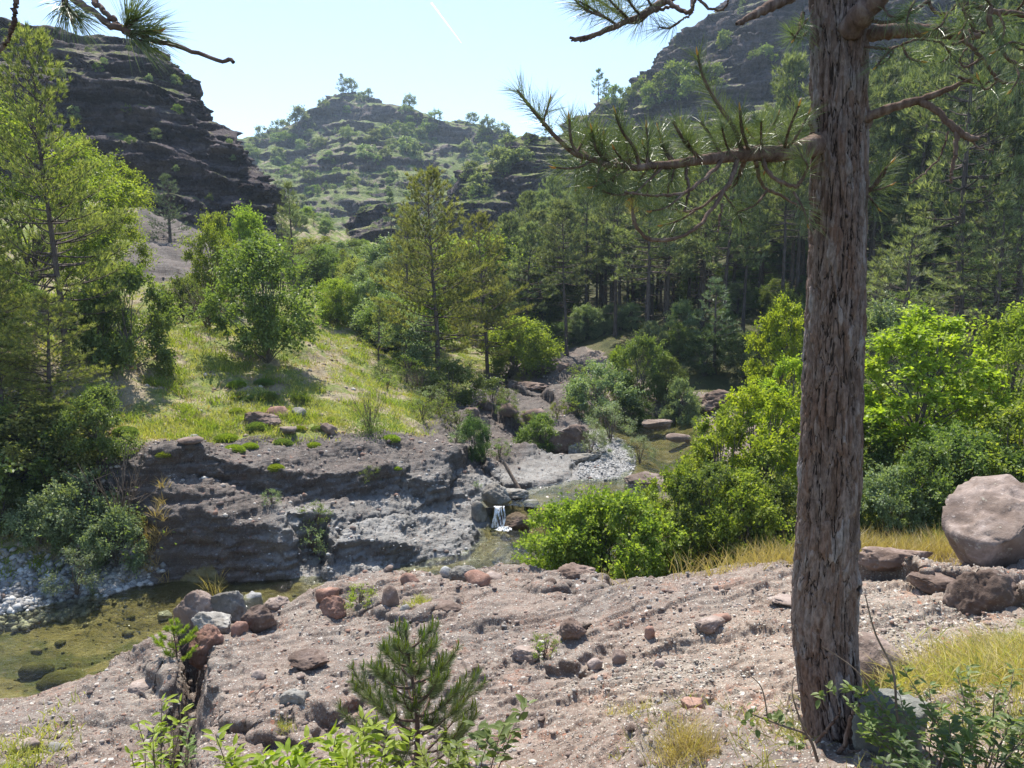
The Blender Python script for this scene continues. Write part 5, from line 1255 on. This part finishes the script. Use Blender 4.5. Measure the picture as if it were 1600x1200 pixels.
def smooth_path(pts, n=22):
    p = np.array(pts, float); t = np.linspace(0, len(p)-1, n); out = np.empty((n, p.shape[1]))
    for i, v in enumerate(t):
        k = min(int(v), len(p)-2); f = v-k; a = p[max(k-1, 0)]; b = p[k]; c = p[k+1]; d = p[min(k+2, len(p)-1)]
        out[i] = .5*((2*b)+(c-a)*f+(2*a-5*b+4*c-d)*f*f+(3*b-a-3*c+d)*f**3)
    return out
def wpath(pts, n=22):
    """(px, py, Y, radius_px) -> world points and radii"""
    q = smooth_path(pts, n); a, b = ray(q[:,0], q[:,1]); Y = q[:,2]
    return np.column_stack([a*Y, Y, b*Y]), q[:,3]/FPX*Y
rn = rg(810)
def foxtail(path, f0, dens, L, W, rng, ang=.75):
    """needles all round a shoot, swept forward"""
    seg = np.linalg.norm(np.diff(path, axis=0), axis=1); S = np.concatenate([[0], np.cumsum(seg)]); tot = S[-1]
    n = max(8, int(dens*tot*(1-f0))); s = tot*(f0+(1-f0)*rng.uniform(0, 1, n))
    p = np.column_stack([np.interp(s, S, path[:,c]) for c in range(3)]); e = .02*tot
    q = np.column_stack([np.interp(np.minimum(s+e, tot), S, path[:,c]) for c in range(3)]); q0 = np.column_stack([np.interp(np.maximum(s-e, 0), S, path[:,c]) for c in range(3)])
    tan = unit(q-q0); rd = rng.normal(0, 1, (n, 3)); rd = unit(rd-tan*(rd*tan).sum(1, keepdims=True))
    fr = (s/tot)[:,None]
    a = ang*rng.uniform(.55, 1.25, (n, 1))*(1.15-.45*fr)
    d = unit(tan*np.cos(a)+rd*np.sin(a)+np.array([0, 0, .06])); l = L*rng.uniform(.75, 1.1, (n, 1))
    sd = unit(np.cross(d, rng.normal(0, 1, (n, 3))))*W*.5; m = p+d*l*.55+rd*l*.03; tip = p+d*l+np.array([0, 0, -.06])*l
    V = np.stack([p-sd, p+sd, m+sd, m-sd, tip], 1).reshape(-1, 3); b = np.arange(n)*5
    return V, np.stack([b, b+1, b+2, b+3], 1), np.stack([b+3, b+2, b+4], 1)
def join_fox(lst):
    Vs, Q, T = [], [], []; off = 0
    for V, q, t in lst: Vs.append(V); Q.append(q+off); T.append(t+off); off += len(V)
    return np.concatenate(Vs), [np.concatenate(Q), np.concatenate(T)]
M_BRANCH = make_bark('bark_branch', (.07,.045,.035), (.15,.10,.08), (.26,.20,.165), 22)
M_CANDLE = make_leaf('pine_candle', (.42,.20,.05), (.50,.28,.07), (.48,.33,.10), .3)
def limb(name, wood, shoots, parent, L=.115, W=.0017, dens=950, needle=ML_NEAR, ang=1.05):
    """wood: paths in picture coordinates; shoots: (path, share without needles)"""
    tub = [wpath(p, 40) for p in wood]; 
    rngt = rg(len(wood)*13+len(shoots))
    T2 = []
    for (p, r) in tub:
        r = r*(1+.28*fbm(np.arange(len(r))*.6, p[0,0]*9, 0, 3, 3)); a_ = np.arange(len(r))*.33; jt = np.stack([fbm(a_, p[0,0]*7+i*9., 0, 5, 3) for i in range(3)], 1)*.013*np.minimum(1, np.arange(len(r))/6.)[:,None]
        T2.append((p+jt, r))
    fx_ = []; cand = []
    for p, f0 in shoots:
        q, r = wpath(p, 14); T2.append((q, r)); fx_.append(foxtail(q, f0, dens, L, W, rn, ang))
        if rngt.uniform() < .55:
            t = unit(q[-1]-q[-2]); cand.append((np.stack([q[-1], q[-1]+t*.012, q[-1]+t*.03+[0, 0, .006]]), np.array([.004, .005, .001])))
    V, F = tubes(T2, 8); b = mesh_np(name, V, F, M_BRANCH, parent, smooth=True)
    if fx_:
        V, F = join_fox(fx_); mesh_np('needles', V, F, needle, b)
    for c_ in cand:
        o0 = c_[0][0].copy(); V, F = tubes([(c_[0]-o0, c_[1])], 6); q_ = mesh_np('bud', V, F, M_CANDLE, b, smooth=True); q_.location = o0
    return b
# the long branch to the left
main = [(1290,222,4.0,20),(1255,232,3.9,15),(1215,241,3.8,12),(1175,240,3.72,11),(1110,247,3.6,8),(1045,257,3.5,6.5),(990,262,3.45,5),(940,254,3.4,4.5),(900,240,3.36,4),(868,214,3.33,3.5),(840,180,3.3,3),(812,148,3.28,2)]
hang = [(1152,250,3.65,4),(1140,285,3.55,3.4),(1118,318,3.5,3.1),(1092,352,3.45,3),(1055,374,3.42,2.7),(1015,374,3.4,3),(993,352,3.38,2.6),(988,326,3.38,2)]
loops = [[(1130,248,3.62,3.5),(1105,275,3.5,3),(1070,300,3.4,2.5),(1020,305,3.35,2),(975,300,3.3,1.6)], [(1165,246,3.7,4),(1150,285,3.8,3.2),(1128,300,3.85,2.6),(1085,330,3.85,2),(1040,325,3.85,1.6)],
         [(1190,245,3.74,4),(1205,275,3.7,3),(1245,290,3.65,2.5),(1262,262,3.6,1.6)], [(1180,250,3.72,3.5),(1192,290,3.85,2.6),(1225,308,3.9,2),(1258,330,3.95,1.5)], [(1072,258,3.55,3),(1075,300,3.45,2.2),(1070,330,3.4,1.6)], [(1128,318,3.5,2.2),(1125,345,3.48,1.8),(1122,362,3.45,1.3)]]
sh = [([(868,214,3.33,2.6),(845,185,3.3,2.4),(822,158,3.28,2),(808,140,3.27,1.6)], .05), ([(905,243,3.36,2.6),(893,222,3.34,2.3),(889,186,3.32,2)], .15), ([(848,197,3.3,2),(852,180,3.28,1.8),(858,160,3.27,1.4)], .1),
      ([(960,258,3.42,3),(935,236,3.4,2.6),(925,205,3.36,2)], .2), ([(1000,262,3.46,3),(990,230,3.42,2.6),(972,205,3.38,2.2),(962,178,3.36,2)], .15), ([(1010,262,3.46,2.6),(1012,230,3.5,2.2),(1010,200,3.52,1.8)], .15),
      ([(1095,249,3.56,3),(1070,222,3.5,2.6),(1052,190,3.46,2)], .15), ([(1160,242,3.7,4),(1150,205,3.66,3.4),(1128,172,3.62,3),(1108,140,3.58,2.6),(1096,112,3.55,2.2),(1090,86,3.53,1.6)], .12),
      ([(1172,240,3.7,3),(1160,205,3.6,2.6),(1156,172,3.55,2)], .2), ([(1180,240,3.72,3),(1200,210,3.8,2.6),(1215,180,3.85,2)], .1), ([(1130,246,3.62,2.6),(1112,215,3.7,2.2),(1095,190,3.72,1.8)], .1),
      ([(1225,238,3.82,2.6),(1232,205,3.7,2.2),(1248,165,3.62,1.8)], .1), ([(1225,238,3.82,2.6),(1244,214,3.75,2.2),(1262,180,3.72,1.8)], .15),
      ([(985,262,3.45,2),(955,280,3.35,1.8),(925,292,3.28,1.4)], .2), ([(1040,258,3.5,2.2),(1010,285,3.42,1.8),(985,310,3.36,1.4)], .3), ([(930,250,3.4,2),(900,262,3.32,1.8),(868,262,3.28,1.4)], .2), ([(1070,300,3.4,2),(1045,322,3.35,1.7),(1018,330,3.3,1.4)], .3),
      ([(990,300,3.33,1.8),(965,305,3.3,1.6),(940,298,3.28,1.3)], .1), ([(1085,330,3.85,1.8),(1060,345,3.8,1.6),(1035,352,3.78,1.3)], .2), ([(1245,290,3.65,2),(1262,262,3.6,1.8),(1250,240,3.58,1.3)], .2), ([(1130,300,3.84,2),(1150,330,3.8,1.6),(1160,350,3.78,1.2)], .3),
      ([(900,240,3.36,2),(915,212,3.42,1.8),(918,190,3.44,1.3)], .2), ([(1240,300,3.66,2),(1255,325,3.6,1.6),(1262,350,3.6,1.2)], .3), ([(1200,295,3.85,2),(1180,320,3.8,1.6),(1150,332,3.78,1.2)], .35)]
for i in range(44):
    px = rn.uniform(900, 1240); t = rn.uniform(-1, 1); yy = np.interp(px, [812, 868, 900, 940, 990, 1110, 1255], [148, 214, 240, 254, 262, 247, 232]); Y0 = np.interp(px, [900, 1255], [3.36, 3.9])
    dy = rn.uniform(25, 62)*(-1 if rn.uniform() < .55 else 1); dx = rn.uniform(-40, 5); dY = rn.uniform(-.3, .3)
    sh.append(([(px, yy, Y0, 2), (px+dx*.6, yy+dy*.4, Y0+dY*.6, 1.8), (px+dx, yy+dy, Y0+dY, 1.3)], .25))
limb('branch', [main, hang]+loops, sh, pine)
limb('dead_tuft', [[(990,350,3.38,2.2),(988,326,3.38,1.6)]], [([(990,345,3.38,1.8),(988,330,3.38,1.6),(987,318,3.38,1.3)], .3)], pine, L=.06, needle=ML_STRAW, dens=1400)
# upper left branches
limb('branch', [[(1110,-60,4.0,9),(1075,-22,3.8,7),(1038,2,3.7,6),(1000,24,3.6,5),(950,46,3.55,4),(915,58,3.52,3.2),(890,60,3.5,2)], [(935,52,3.54,2.4),(918,62,3.52,2),(893,62,3.5,1.5)],
      [(1040,0,3.7,3.5),(1075,20,3.6,3),(1088,-5,3.55,2.2)], [(1080,-20,3.7,2.5),(1082,15,3.6,2),(1068,30,3.6,1.6),(1045,44,3.6,1.4)], [(1000,24,3.6,3),(1030,15,3.7,2.4),(1060,10,3.8,1.8)], [(1088,-5,3.6,2.5),(1115,15,3.62,2),(1135,10,3.62,1.5),(1140,-8,3.6,1)]],
     [([(965,40,3.57,2),(935,20,3.5,1.8),(905,2,3.45,1.3)], .1), ([(985,32,3.6,2),(960,8,3.52,1.8),(945,-10,3.5,1.3)], .1), ([(1000,24,3.6,2),(985,5,3.52,1.8),(975,-14,3.5,1.3)], .1), ([(940,25,3.5,2),(915,15,3.46,1.8),(895,-4,3.45,1.3)], .15), ([(1020,14,3.66,2),(1010,-5,3.6,1.8),(1000,-20,3.6,1.3)], .1),
      ([(1062,34,3.6,1.8),(1045,44,3.6,1.6),(1030,42,3.6,1.2)], .1), ([(1020,14,3.7,2),(1000,34,3.7,1.8),(975,36,3.72,1.3)], .1), ([(980,30,3.6,2),(950,10,3.7,1.8),(925,-5,3.72,1.3)], .1)], pine)
limb('branch', [[(1300,-60,4.0,20),(1255,-22,3.92,13),(1210,6,3.8,9),(1180,22,3.72,6),(1150,38,3.65,3)]], [], pine)
limb('branch', [[(1255,20,3.95,3),(1248,45,3.9,2)]], [([(1262,30,3.95,2),(1250,45,3.88,1.8),(1240,62,3.85,1.3)], .1), ([(1262,50,3.95,2),(1248,60,3.9,1.8),(1236,52,3.85,1.3)], .1)], pine)
# right side: a broken limb, a forked dead limb, a thick limb going up and its twigs
limb('broken_branch', [[(1325,58,4.0,17),(1352,54,3.95,13),(1400,48,3.9,11),(1450,49,3.85,10),(1500,54,3.8,8),(1530,57,3.78,4)], [(1500,50,3.8,4),(1530,50,3.78,2.5),(1537,52,3.77,1.5)]], [], pine)
limb('dead_branch', [[(1335,196,3.98,11),(1355,184,3.92,8.5),(1395,168,3.85,7),(1440,155,3.8,6),(1480,140,3.75,4),(1530,118,3.7,2)], [(1437,158,3.8,5.5),(1462,172,3.76,5),(1490,198,3.72,5),(1515,216,3.7,5),(1532,214,3.7,2)],
     [(1495,200,3.72,4),(1492,240,3.7,3.2),(1485,285,3.7,2)], [(1498,120,3.74,2),(1530,135,3.7,1.4),(1545,128,3.68,1)], [(1482,205,3.72,1.8),(1465,250,3.7,1.4),(1420,290,3.7,1)], [(1515,216,3.7,2),(1528,230,3.7,1.2),(1552,235,3.7,.8)]], [], pine)
limb('branch', [[(1325,50,3.9,20),(1345,24,3.82,18),(1372,-2,3.76,15),(1410,-40,3.7,12),(1500,-90,3.6,8),(1620,-90,3.5,6)],
     [(1352,30,3.85,3),(1385,35,3.75,2.6),(1420,22,3.7,2.6),(1450,0,3.7,2.6),(1460,-30,3.7,2)], [(1450,0,3.7,2.6),(1460,18,3.68,2.4),(1480,22,3.66,2),(1495,5,3.66,1.5)], [(1500,-60,3.6,5),(1510,10,3.6,4),(1520,50,3.6,3),(1490,70,3.6,2)],
     [(1545,-60,3.55,5),(1545,20,3.5,4),(1555,60,3.5,3),(1575,90,3.5,2.5),(1605,110,3.5,2)], [(1620,30,3.5,3),(1585,20,3.55,4),(1550,18,3.6,4),(1520,8,3.6,3)], [(1505,62,3.6,3),(1535,90,3.6,2.6),(1560,125,3.6,2.4),(1600,130,3.6,2)],
     [(1352,73,3.9,2),(1395,75,3.8,2),(1430,62,3.75,1.6),(1470,66,3.7,1.3)], [(1398,74,3.8,1.6),(1388,92,3.78,1.3),(1370,102,3.76,1)], [(1535,90,3.6,2),(1510,105,3.6,1.6),(1500,95,3.6,1.4),(1510,75,3.6,1.2)], [(1560,60,3.5,2),(1600,80,3.5,1.6)]],
     [([(1430,0,3.7,2),(1420,20,3.65,1.8),(1416,38,3.62,1.3)], .1), ([(1395,75,3.8,2),(1380,90,3.75,1.8),(1368,105,3.72,1.3)], .1), ([(1470,66,3.7,2),(1485,85,3.66,1.8),(1470,98,3.64,1.3)], .1), ([(1500,5,3.6,2),(1510,30,3.55,1.8),(1500,50,3.5,1.3)], .1), ([(1560,20,3.5,2),(1570,45,3.45,1.8),(1562,66,3.45,1.3)], .1),
      ([(1585,100,3.5,2),(1592,120,3.45,1.8),(1580,140,3.45,1.3)], .1), ([(1550,10,3.5,2),(1535,-8,3.45,1.8),(1515,-20,3.45,1.3)], .1), ([(1590,15,3.5,2),(1600,0,3.45,1.8),(1590,-20,3.45,1.3)], .1), ([(1480,20,3.66,2),(1470,40,3.6,1.8),(1450,50,3.6,1.3)], .1), ([(1410,70,3.8,2),(1420,90,3.75,1.8),(1440,96,3.72,1.3)], .1),
      ([(1600,70,3.5,2),(1580,66,3.45,1.8),(1555,80,3.45,1.3)], .1), ([(1380,10,3.76,2),(1390,25,3.7,1.8),(1410,25,3.7,1.3)], .2), ([(1560,125,3.6,2),(1540,140,3.6,1.7),(1530,125,3.6,1.2)], .2)], pine)
limb('branch', [[(1350,300,3.95,3),(1372,285,3.9,2.5),(1385,262,3.85,2)]], [([(1365,290,3.92,2),(1378,270,3.88,1.8),(1392,255,3.85,1.3)], .1), ([(1355,298,3.94,2),(1372,296,3.9,1.8),(1390,290,3.88,1.3)], .2), ([(1352,300,3.94,2),(1362,312,3.9,1.8),(1372,325,3.88,1.3)], .2)], pine)
# dead stub rooted low on the trunk
limb('dead_branch', [[(1290,1190,3.78,4.5),(1318,1168,3.7,4),(1330,1120,3.66,3.5),(1342,1100,3.64,2.5)], [(1325,1175,3.7,2.5),(1360,1170,3.66,2.2),(1385,1150,3.62,1.5)], [(1275,1160,3.8,3),(1300,1130,3.72,2.5),(1312,1115,3.7,2),(1310,1105,3.7,1.2)]], [], pine)

# a second pine leans in from outside the picture: only twigs of it hang into the upper left corner
twig = empty('pine_branch', (0, 0, 0)); tag(twig, 'pine twig with two needle tufts hanging into the upper left corner', 'branch')
b_ = limb('twig', [[(60,-60,1.95,6),(100,-20,1.9,5.5),(128,8,1.88,5.5),(160,30,1.86,5),(190,46,1.85,5),(230,60,1.84,3.8),(290,77,1.83,3.2),(340,92,1.82,3),(367,98,1.82,3)], [(130,-20,1.9,4),(150,5,1.88,4),(178,32,1.86,4),(192,47,1.85,4)], [(95,-10,1.9,3.5),(105,12,1.88,3.5),(115,35,1.87,2)]],
     [([(190,48,1.85,2.5),(203,40,1.84,2.2),(215,30,1.83,1.8)], .1), ([(192,47,1.85,2.5),(215,50,1.84,2.2),(240,50,1.83,1.8)], .1), ([(192,50,1.85,2.5),(212,60,1.84,2.2),(228,68,1.83,1.8)], .1), ([(192,46,1.85,2.5),(198,36,1.84,2.2),(204,26,1.83,1.8)], .2), ([(102,0,1.88,2.5),(110,15,1.87,2.2),(122,28,1.86,1.8)], .1), ([(98,-6,1.9,2.5),(100,8,1.88,2.2),(104,18,1.87,1.8)], .2)], twig, L=.095, W=.0013, dens=2600, ang=.7)
limb('twig', [[(26,-30,1.9,4),(24,10,1.9,4),(20,42,1.9,4),(10,66,1.9,3.6),(-10,86,1.9,3)]], [], twig)

# ---------------------------------------------------------------- near plants
def leaf_long(P_, D, L, W, rng, up=None):
    n = len(P_); D = unit(D); up = rng.normal(0, .4, (n, 3))+np.array([0, 0, 1.]) if up is None else up
    S = unit(np.cross(D, up)); Nn = np.cross(S, D); L = (np.ones(n)*L)[:,None]; W = (np.ones(n)*W)[:,None]
    f = lambda t, w, sg: P_+D*L*t+S*W*w*sg+Nn*W*(.22*w)-Nn*L*.16*t*t
    V = np.stack([P_, f(.3, .46, 1), f(.68, .40, 1), P_+D*L-Nn*L*.2, f(.68, .40, -1), f(.3, .46, -1), P_+D*L*.5-Nn*L*.04], 1).reshape(-1, 3)
    b = np.arange(n)*7
    return V, np.concatenate([np.stack([b, b+1, b+2, b+6], 1), np.stack([b+6, b+2, b+3, b+4], 1), np.stack([b, b+6, b+4, b+5], 1)])
def sprig(name, px, Y, top, n, r, L, W, mat, label, seed, per=7, spread=.5, cat='plant'):
    """upright stems carrying pairs of leaves towards their ends"""
    r_ = rg(seed); g = at_px(px, Y, .02); h = height_to(g, top)
    e = empty(name, g); tag(e, label, cat); ps, LP, LD = [], [], []
    for i in range(n):
        a = r_.uniform(0, 6.28); o = np.array([math.cos(a), math.sin(a), 0])*r*r_.uniform(0, .35); hh = h*r_.uniform(.62, 1.0); ln = np.array([math.cos(a), math.sin(a), 0])*spread*r_.uniform(.2, 1)*r*1.6
        s = np.linspace(0, 1, 8)[:,None]; p = o+ln*s**1.5+np.array([0, 0, 1])*hh*s+r_.normal(0, .008, (8, 3))*s
        ps.append((p, .005*(1-s[:,0]*.7)*(.6+hh)))
        for j in range(per):
            t = 1-.5*(j/per)**1.1; c = np.array([np.interp(t, s[:,0], p[:,q]) for q in range(3)])
            for k in range(3 if t > .75 else 2):
                b = r_.uniform(0, 6.28); d = np.array([math.cos(b), math.sin(b), .25+.6*(t-.5)]); d += r_.normal(0, .15, 3)
                tw_ = L*.35; LP.append(c+unit(d)*tw_*.4); LD.append(d)
    V, F = tubes(ps, 5); mesh_np('stems', V, F, MB_TWIG, e, smooth=True)
    LP = np.array(LP); V, F = leaf_long(LP, np.array(LD), L*r_.uniform(.65, 1.15, len(LP)), W, r_); mesh_np('foliage', V, F, mat, e)
    return e
sprig('leafy_plant', 205, 5.0, 1118, 9, .30, .09, .028, ML_YELLOW, 'bright green leafy sprigs in front of the edge block at the lower left', 900, 8)
sprig('leafy_plant', 235, 5.3, 1140, 7, .25, .07, .020, ML_MID, 'darker leafy sprigs beside the bright sprigs at the lower left', 901, 7)
sprig('leafy_plant', 385, 4.3, 1142, 15, .34, .10, .034, ML_YELLOW, 'bright yellow-green leafy plant at the bottom edge left of the sapling pine', 902, 8)
sprig('leafy_plant', 480, 4.1, 1165, 13, .34, .10, .034, ML_YELLOW, 'low yellow-green leaves at the bottom edge under the sapling pine', 903, 8)
sprig('leafy_plant', 555, 4.3, 1137, 16, .34, .10, .034, ML_YELLOW, 'taller yellow-green leafy plant left of the sapling pine trunk', 904, 8)
sprig('leafy_plant', 675, 4.6, 1150, 8, .22, .07, .024, ML_BRIGHT, 'small yellow-green sprigs right of the sapling pine trunk', 905, 7)
sprig('leafy_plant', 738, 4.9, 1092, 7, .24, .105, .050, ML_MID, 'broad-leaved dark green seedling right of the sapling pine', 906, 6, .9)
for px, Y, top, n, r, L, W, m, lab, sd in ((1500, 3.3, 1100, 18, .30, .05, .02, ML_MID, 'fine-leaved green shrub in the bottom right corner', 910), (1585, 3.3, 1075, 22, .35, .05, .02, ML_MID, 'dense dark green leaves at the right of the bottom right corner', 911), (1560, 3.0, 1130, 20, .3, .05, .02, ML_DARK, 'dark leaves in the shade below the tall grass', 912)):
    sprig('leafy_plant', px, Y, top, n, r, L, W, m, lab, sd, 10, .8)
def branchlet(name, wood, sites, L, W, mat, label, seed, nl=7):
    e = empty(name, (0, 0, 0)); tag(e, label, 'plant'); r_ = rg(seed)
    V, F = tubes([wpath(p, 20) for p in wood], 5); mesh_np('stems', V, F, MB_TWIG, e, smooth=True)
    LP, LD = [], []
    for (px, py, Y) in sites:
        c = np.array(P(px, py, Y))
        for k in range(nl): LP.append(c+r_.normal(0, .012, 3)); LD.append(r_.normal(0, 1, 3)*[1, .8, .6]+[0, 0, .15])
    LP = np.array(LP); V, F = leaf_long(LP, np.array(LD), L*r_.uniform(.6, 1.1, len(LP)), W, r_); mesh_np('foliage', V, F, mat, e)
branchlet('shrub_twig', [[(1278,1190,3.5,3),(1262,1150,3.5,2.5),(1225,1135,3.5,2),(1185,1120,3.5,1.5),(1165,1112,3.5,1)], [(1262,1152,3.5,1.8),(1245,1110,3.48,1.5),(1238,1082,3.46,1),(1240,1060,3.45,.7)], [(1200,1125,3.5,1.4),(1190,1075,3.5,1),(1165,1050,3.5,.7)]],
    [(1168,1112,3.5), (1172,1132,3.5), (1198,1125,3.48), (1215,1130,3.5), (1225,1122,3.52), (1242,1160,3.5)], .052, .030, ML_MID, 'round-leaved seedling twig leaning left from the great pine foot', 920, 6)
branchlet('shrub_twig', [[(1445,1200,3.4,2.5),(1405,1130,3.4,2.2),(1396,1050,3.4,2),(1368,990,3.4,1.6),(1352,930,3.4,1)], [(1380,1110,3.4,1.5),(1340,1050,3.4,1.2),(1285,1010,3.4,.6)]],
    [(1300,1082,3.45), (1330,1075,3.45), (1350,1085,3.45), (1282,1090,3.45), (1370,1130,3.45), (1430,1125,3.45), (1410,1145,3.45), (1390,1120,3.45), (1355,1068,3.45), (1365,1105,3.45)], .05, .026, ML_MID, 'long thin twig with pale leaves in front of the great pine foot', 921, 6)

def small_pine(name, px, Y, top, r, nb, label, seed, L=.07, W=.0028, dens=900, mat=ML_NEAR):
    r_ = rg(seed); g = at_px(px, Y, .03); h = height_to(g, top); e = empty(name, g); tag(e, label, 'pine tree')
    s = np.linspace(0, 1, 12); tp = np.column_stack([.03*np.sin(s*4)*h, .02*np.cos(s*3)*h-.02*h, s*h*.96]); wood = [(tp, .022*h*(1-s*.85))]; fx_ = []; cd = []
    fx_.append(foxtail(tp, .72, dens, L, W, r_)); cd.append(tp[-1])
    for i in range(nb):
        w = (i+.5)/nb; z = .12+.78*w; a = i*2.4+r_.uniform(-.3, .3); Lb = r*(1-w*.75)*r_.uniform(.7, 1.1)
        o = np.array([np.interp(z, s, tp[:,c]) for c in range(3)]); t = np.linspace(0, 1, 7)[:,None]
        hd = np.array([math.cos(a), math.sin(a), 0]); p = o+hd*Lb*t*(1-.15*t)+np.array([0, 0, 1])*Lb*(.15*t+.55*t**2)
        wood.append((p, .008*h*(1-t[:,0]*.8)+.001)); fx_.append(foxtail(p, .45, dens, L, W, r_)); cd.append(p[-1])
        for j in range(4):
            f = r_.uniform(.3, .85); c = np.array([np.interp(f, t[:,0], p[:,q]) for q in range(3)]); sd = np.array([-hd[1], hd[0], 0])*(1 if j % 2 else -1)
            en = c+(hd*.5+sd*.6+[0, 0, .75])*Lb*.32*r_.uniform(.6, 1.1); pp = np.stack([c, (c+en)/2+[0, 0, -.01], en]); wood.append((pp, np.array([.003, .0025, .0015]))); fx_.append(foxtail(pp, .15, dens*1.2, L*.9, W, r_)); cd.append(en)
    V, F = tubes(wood, 6); mesh_np('trunk', V, F, M_BRANCH, e, smooth=True)
    V, F = join_fox(fx_); mesh_np('crown', V, F, mat, e)
    for c in (cd if nb > 12 else []):
        V, F = tubes([(np.array([[0, 0, 0], [.1*L, 0, L*.4], [.05*L, .03*L, L*.85]]), np.array([L*.075, L*.065, L*.02]))], 5); cn = mesh_np('candle', V, F, ML_YELLOW, e, smooth=True); cn.location = c
    return e
small_pine('pine_sapling', 635, 5.9, 968, .85, 30, 'sapling pine with yellow candles growing at the bottom edge of the shelf', 930, L=.10, W=.0024, dens=850)
small_pine('pine_sapling', 250, 9.75, 966, .42, 12, 'tiny bushy pine rooted in the edge block above the pool', 931, L=.07, W=.004, dens=700, mat=ML_BRIGHT)
# sticks
o = mesh_np('driftwood', *tubes([wpath([(787,722,19.3,2.5),(800,745,19.1,3),(816,772,18.8,3.5)], 10)], 6), MB_TWIG, smooth=True); tag(o, 'brown stick leaning on the grey rock by the upper stream', 'driftwood')
# ---------------------------------------------------------------- the hazy air of the valley
c_ = P(674, 4, 2300); d_ = P(721, 67, 2300)
tt = NT('contrail_mat'); M_CON = tt.done(tt.n('ShaderNodeMixShader', {0: .5, 1: tt.n('ShaderNodeBsdfTransparent').outputs[0], 2: tt.n('ShaderNodeBsdfTranslucent', {'Color': (1, 1, 1, 1)}).outputs[0]}).outputs[0])
o = mesh_np('contrail', *tubes([(np.array([c_, [(c_[i]+d_[i])/2 for i in range(3)], d_]), np.array([3.2, 2.4, 1.0]))], 6), M_CON, smooth=True); tag(o, 'thin white contrail high in the sky above the pointed hill', 'contrail')
import bmesh
bm = bmesh.new(); bmesh.ops.create_cube(bm, size=1.0)
for v in bm.verts: v.co = (v.co.x*700, v.co.y*470+190, v.co.z*140+55)
hm = bpy.data.meshes.new('haze'); bm.to_mesh(hm); bm.free(); hz = bpy.data.objects.new('haze', hm); COL.objects.link(hz)
t = NT('haze_mat'); vol = t.n('ShaderNodeVolumePrincipled', {'Color': (.62, .80, 1.0, 1), 'Density': .0004, 'Anisotropy': .25})
t.t.links.new(vol.outputs[0], t.out.inputs['Volume']); hm.materials.append(t.m); hz['kind'] = 'stuff'
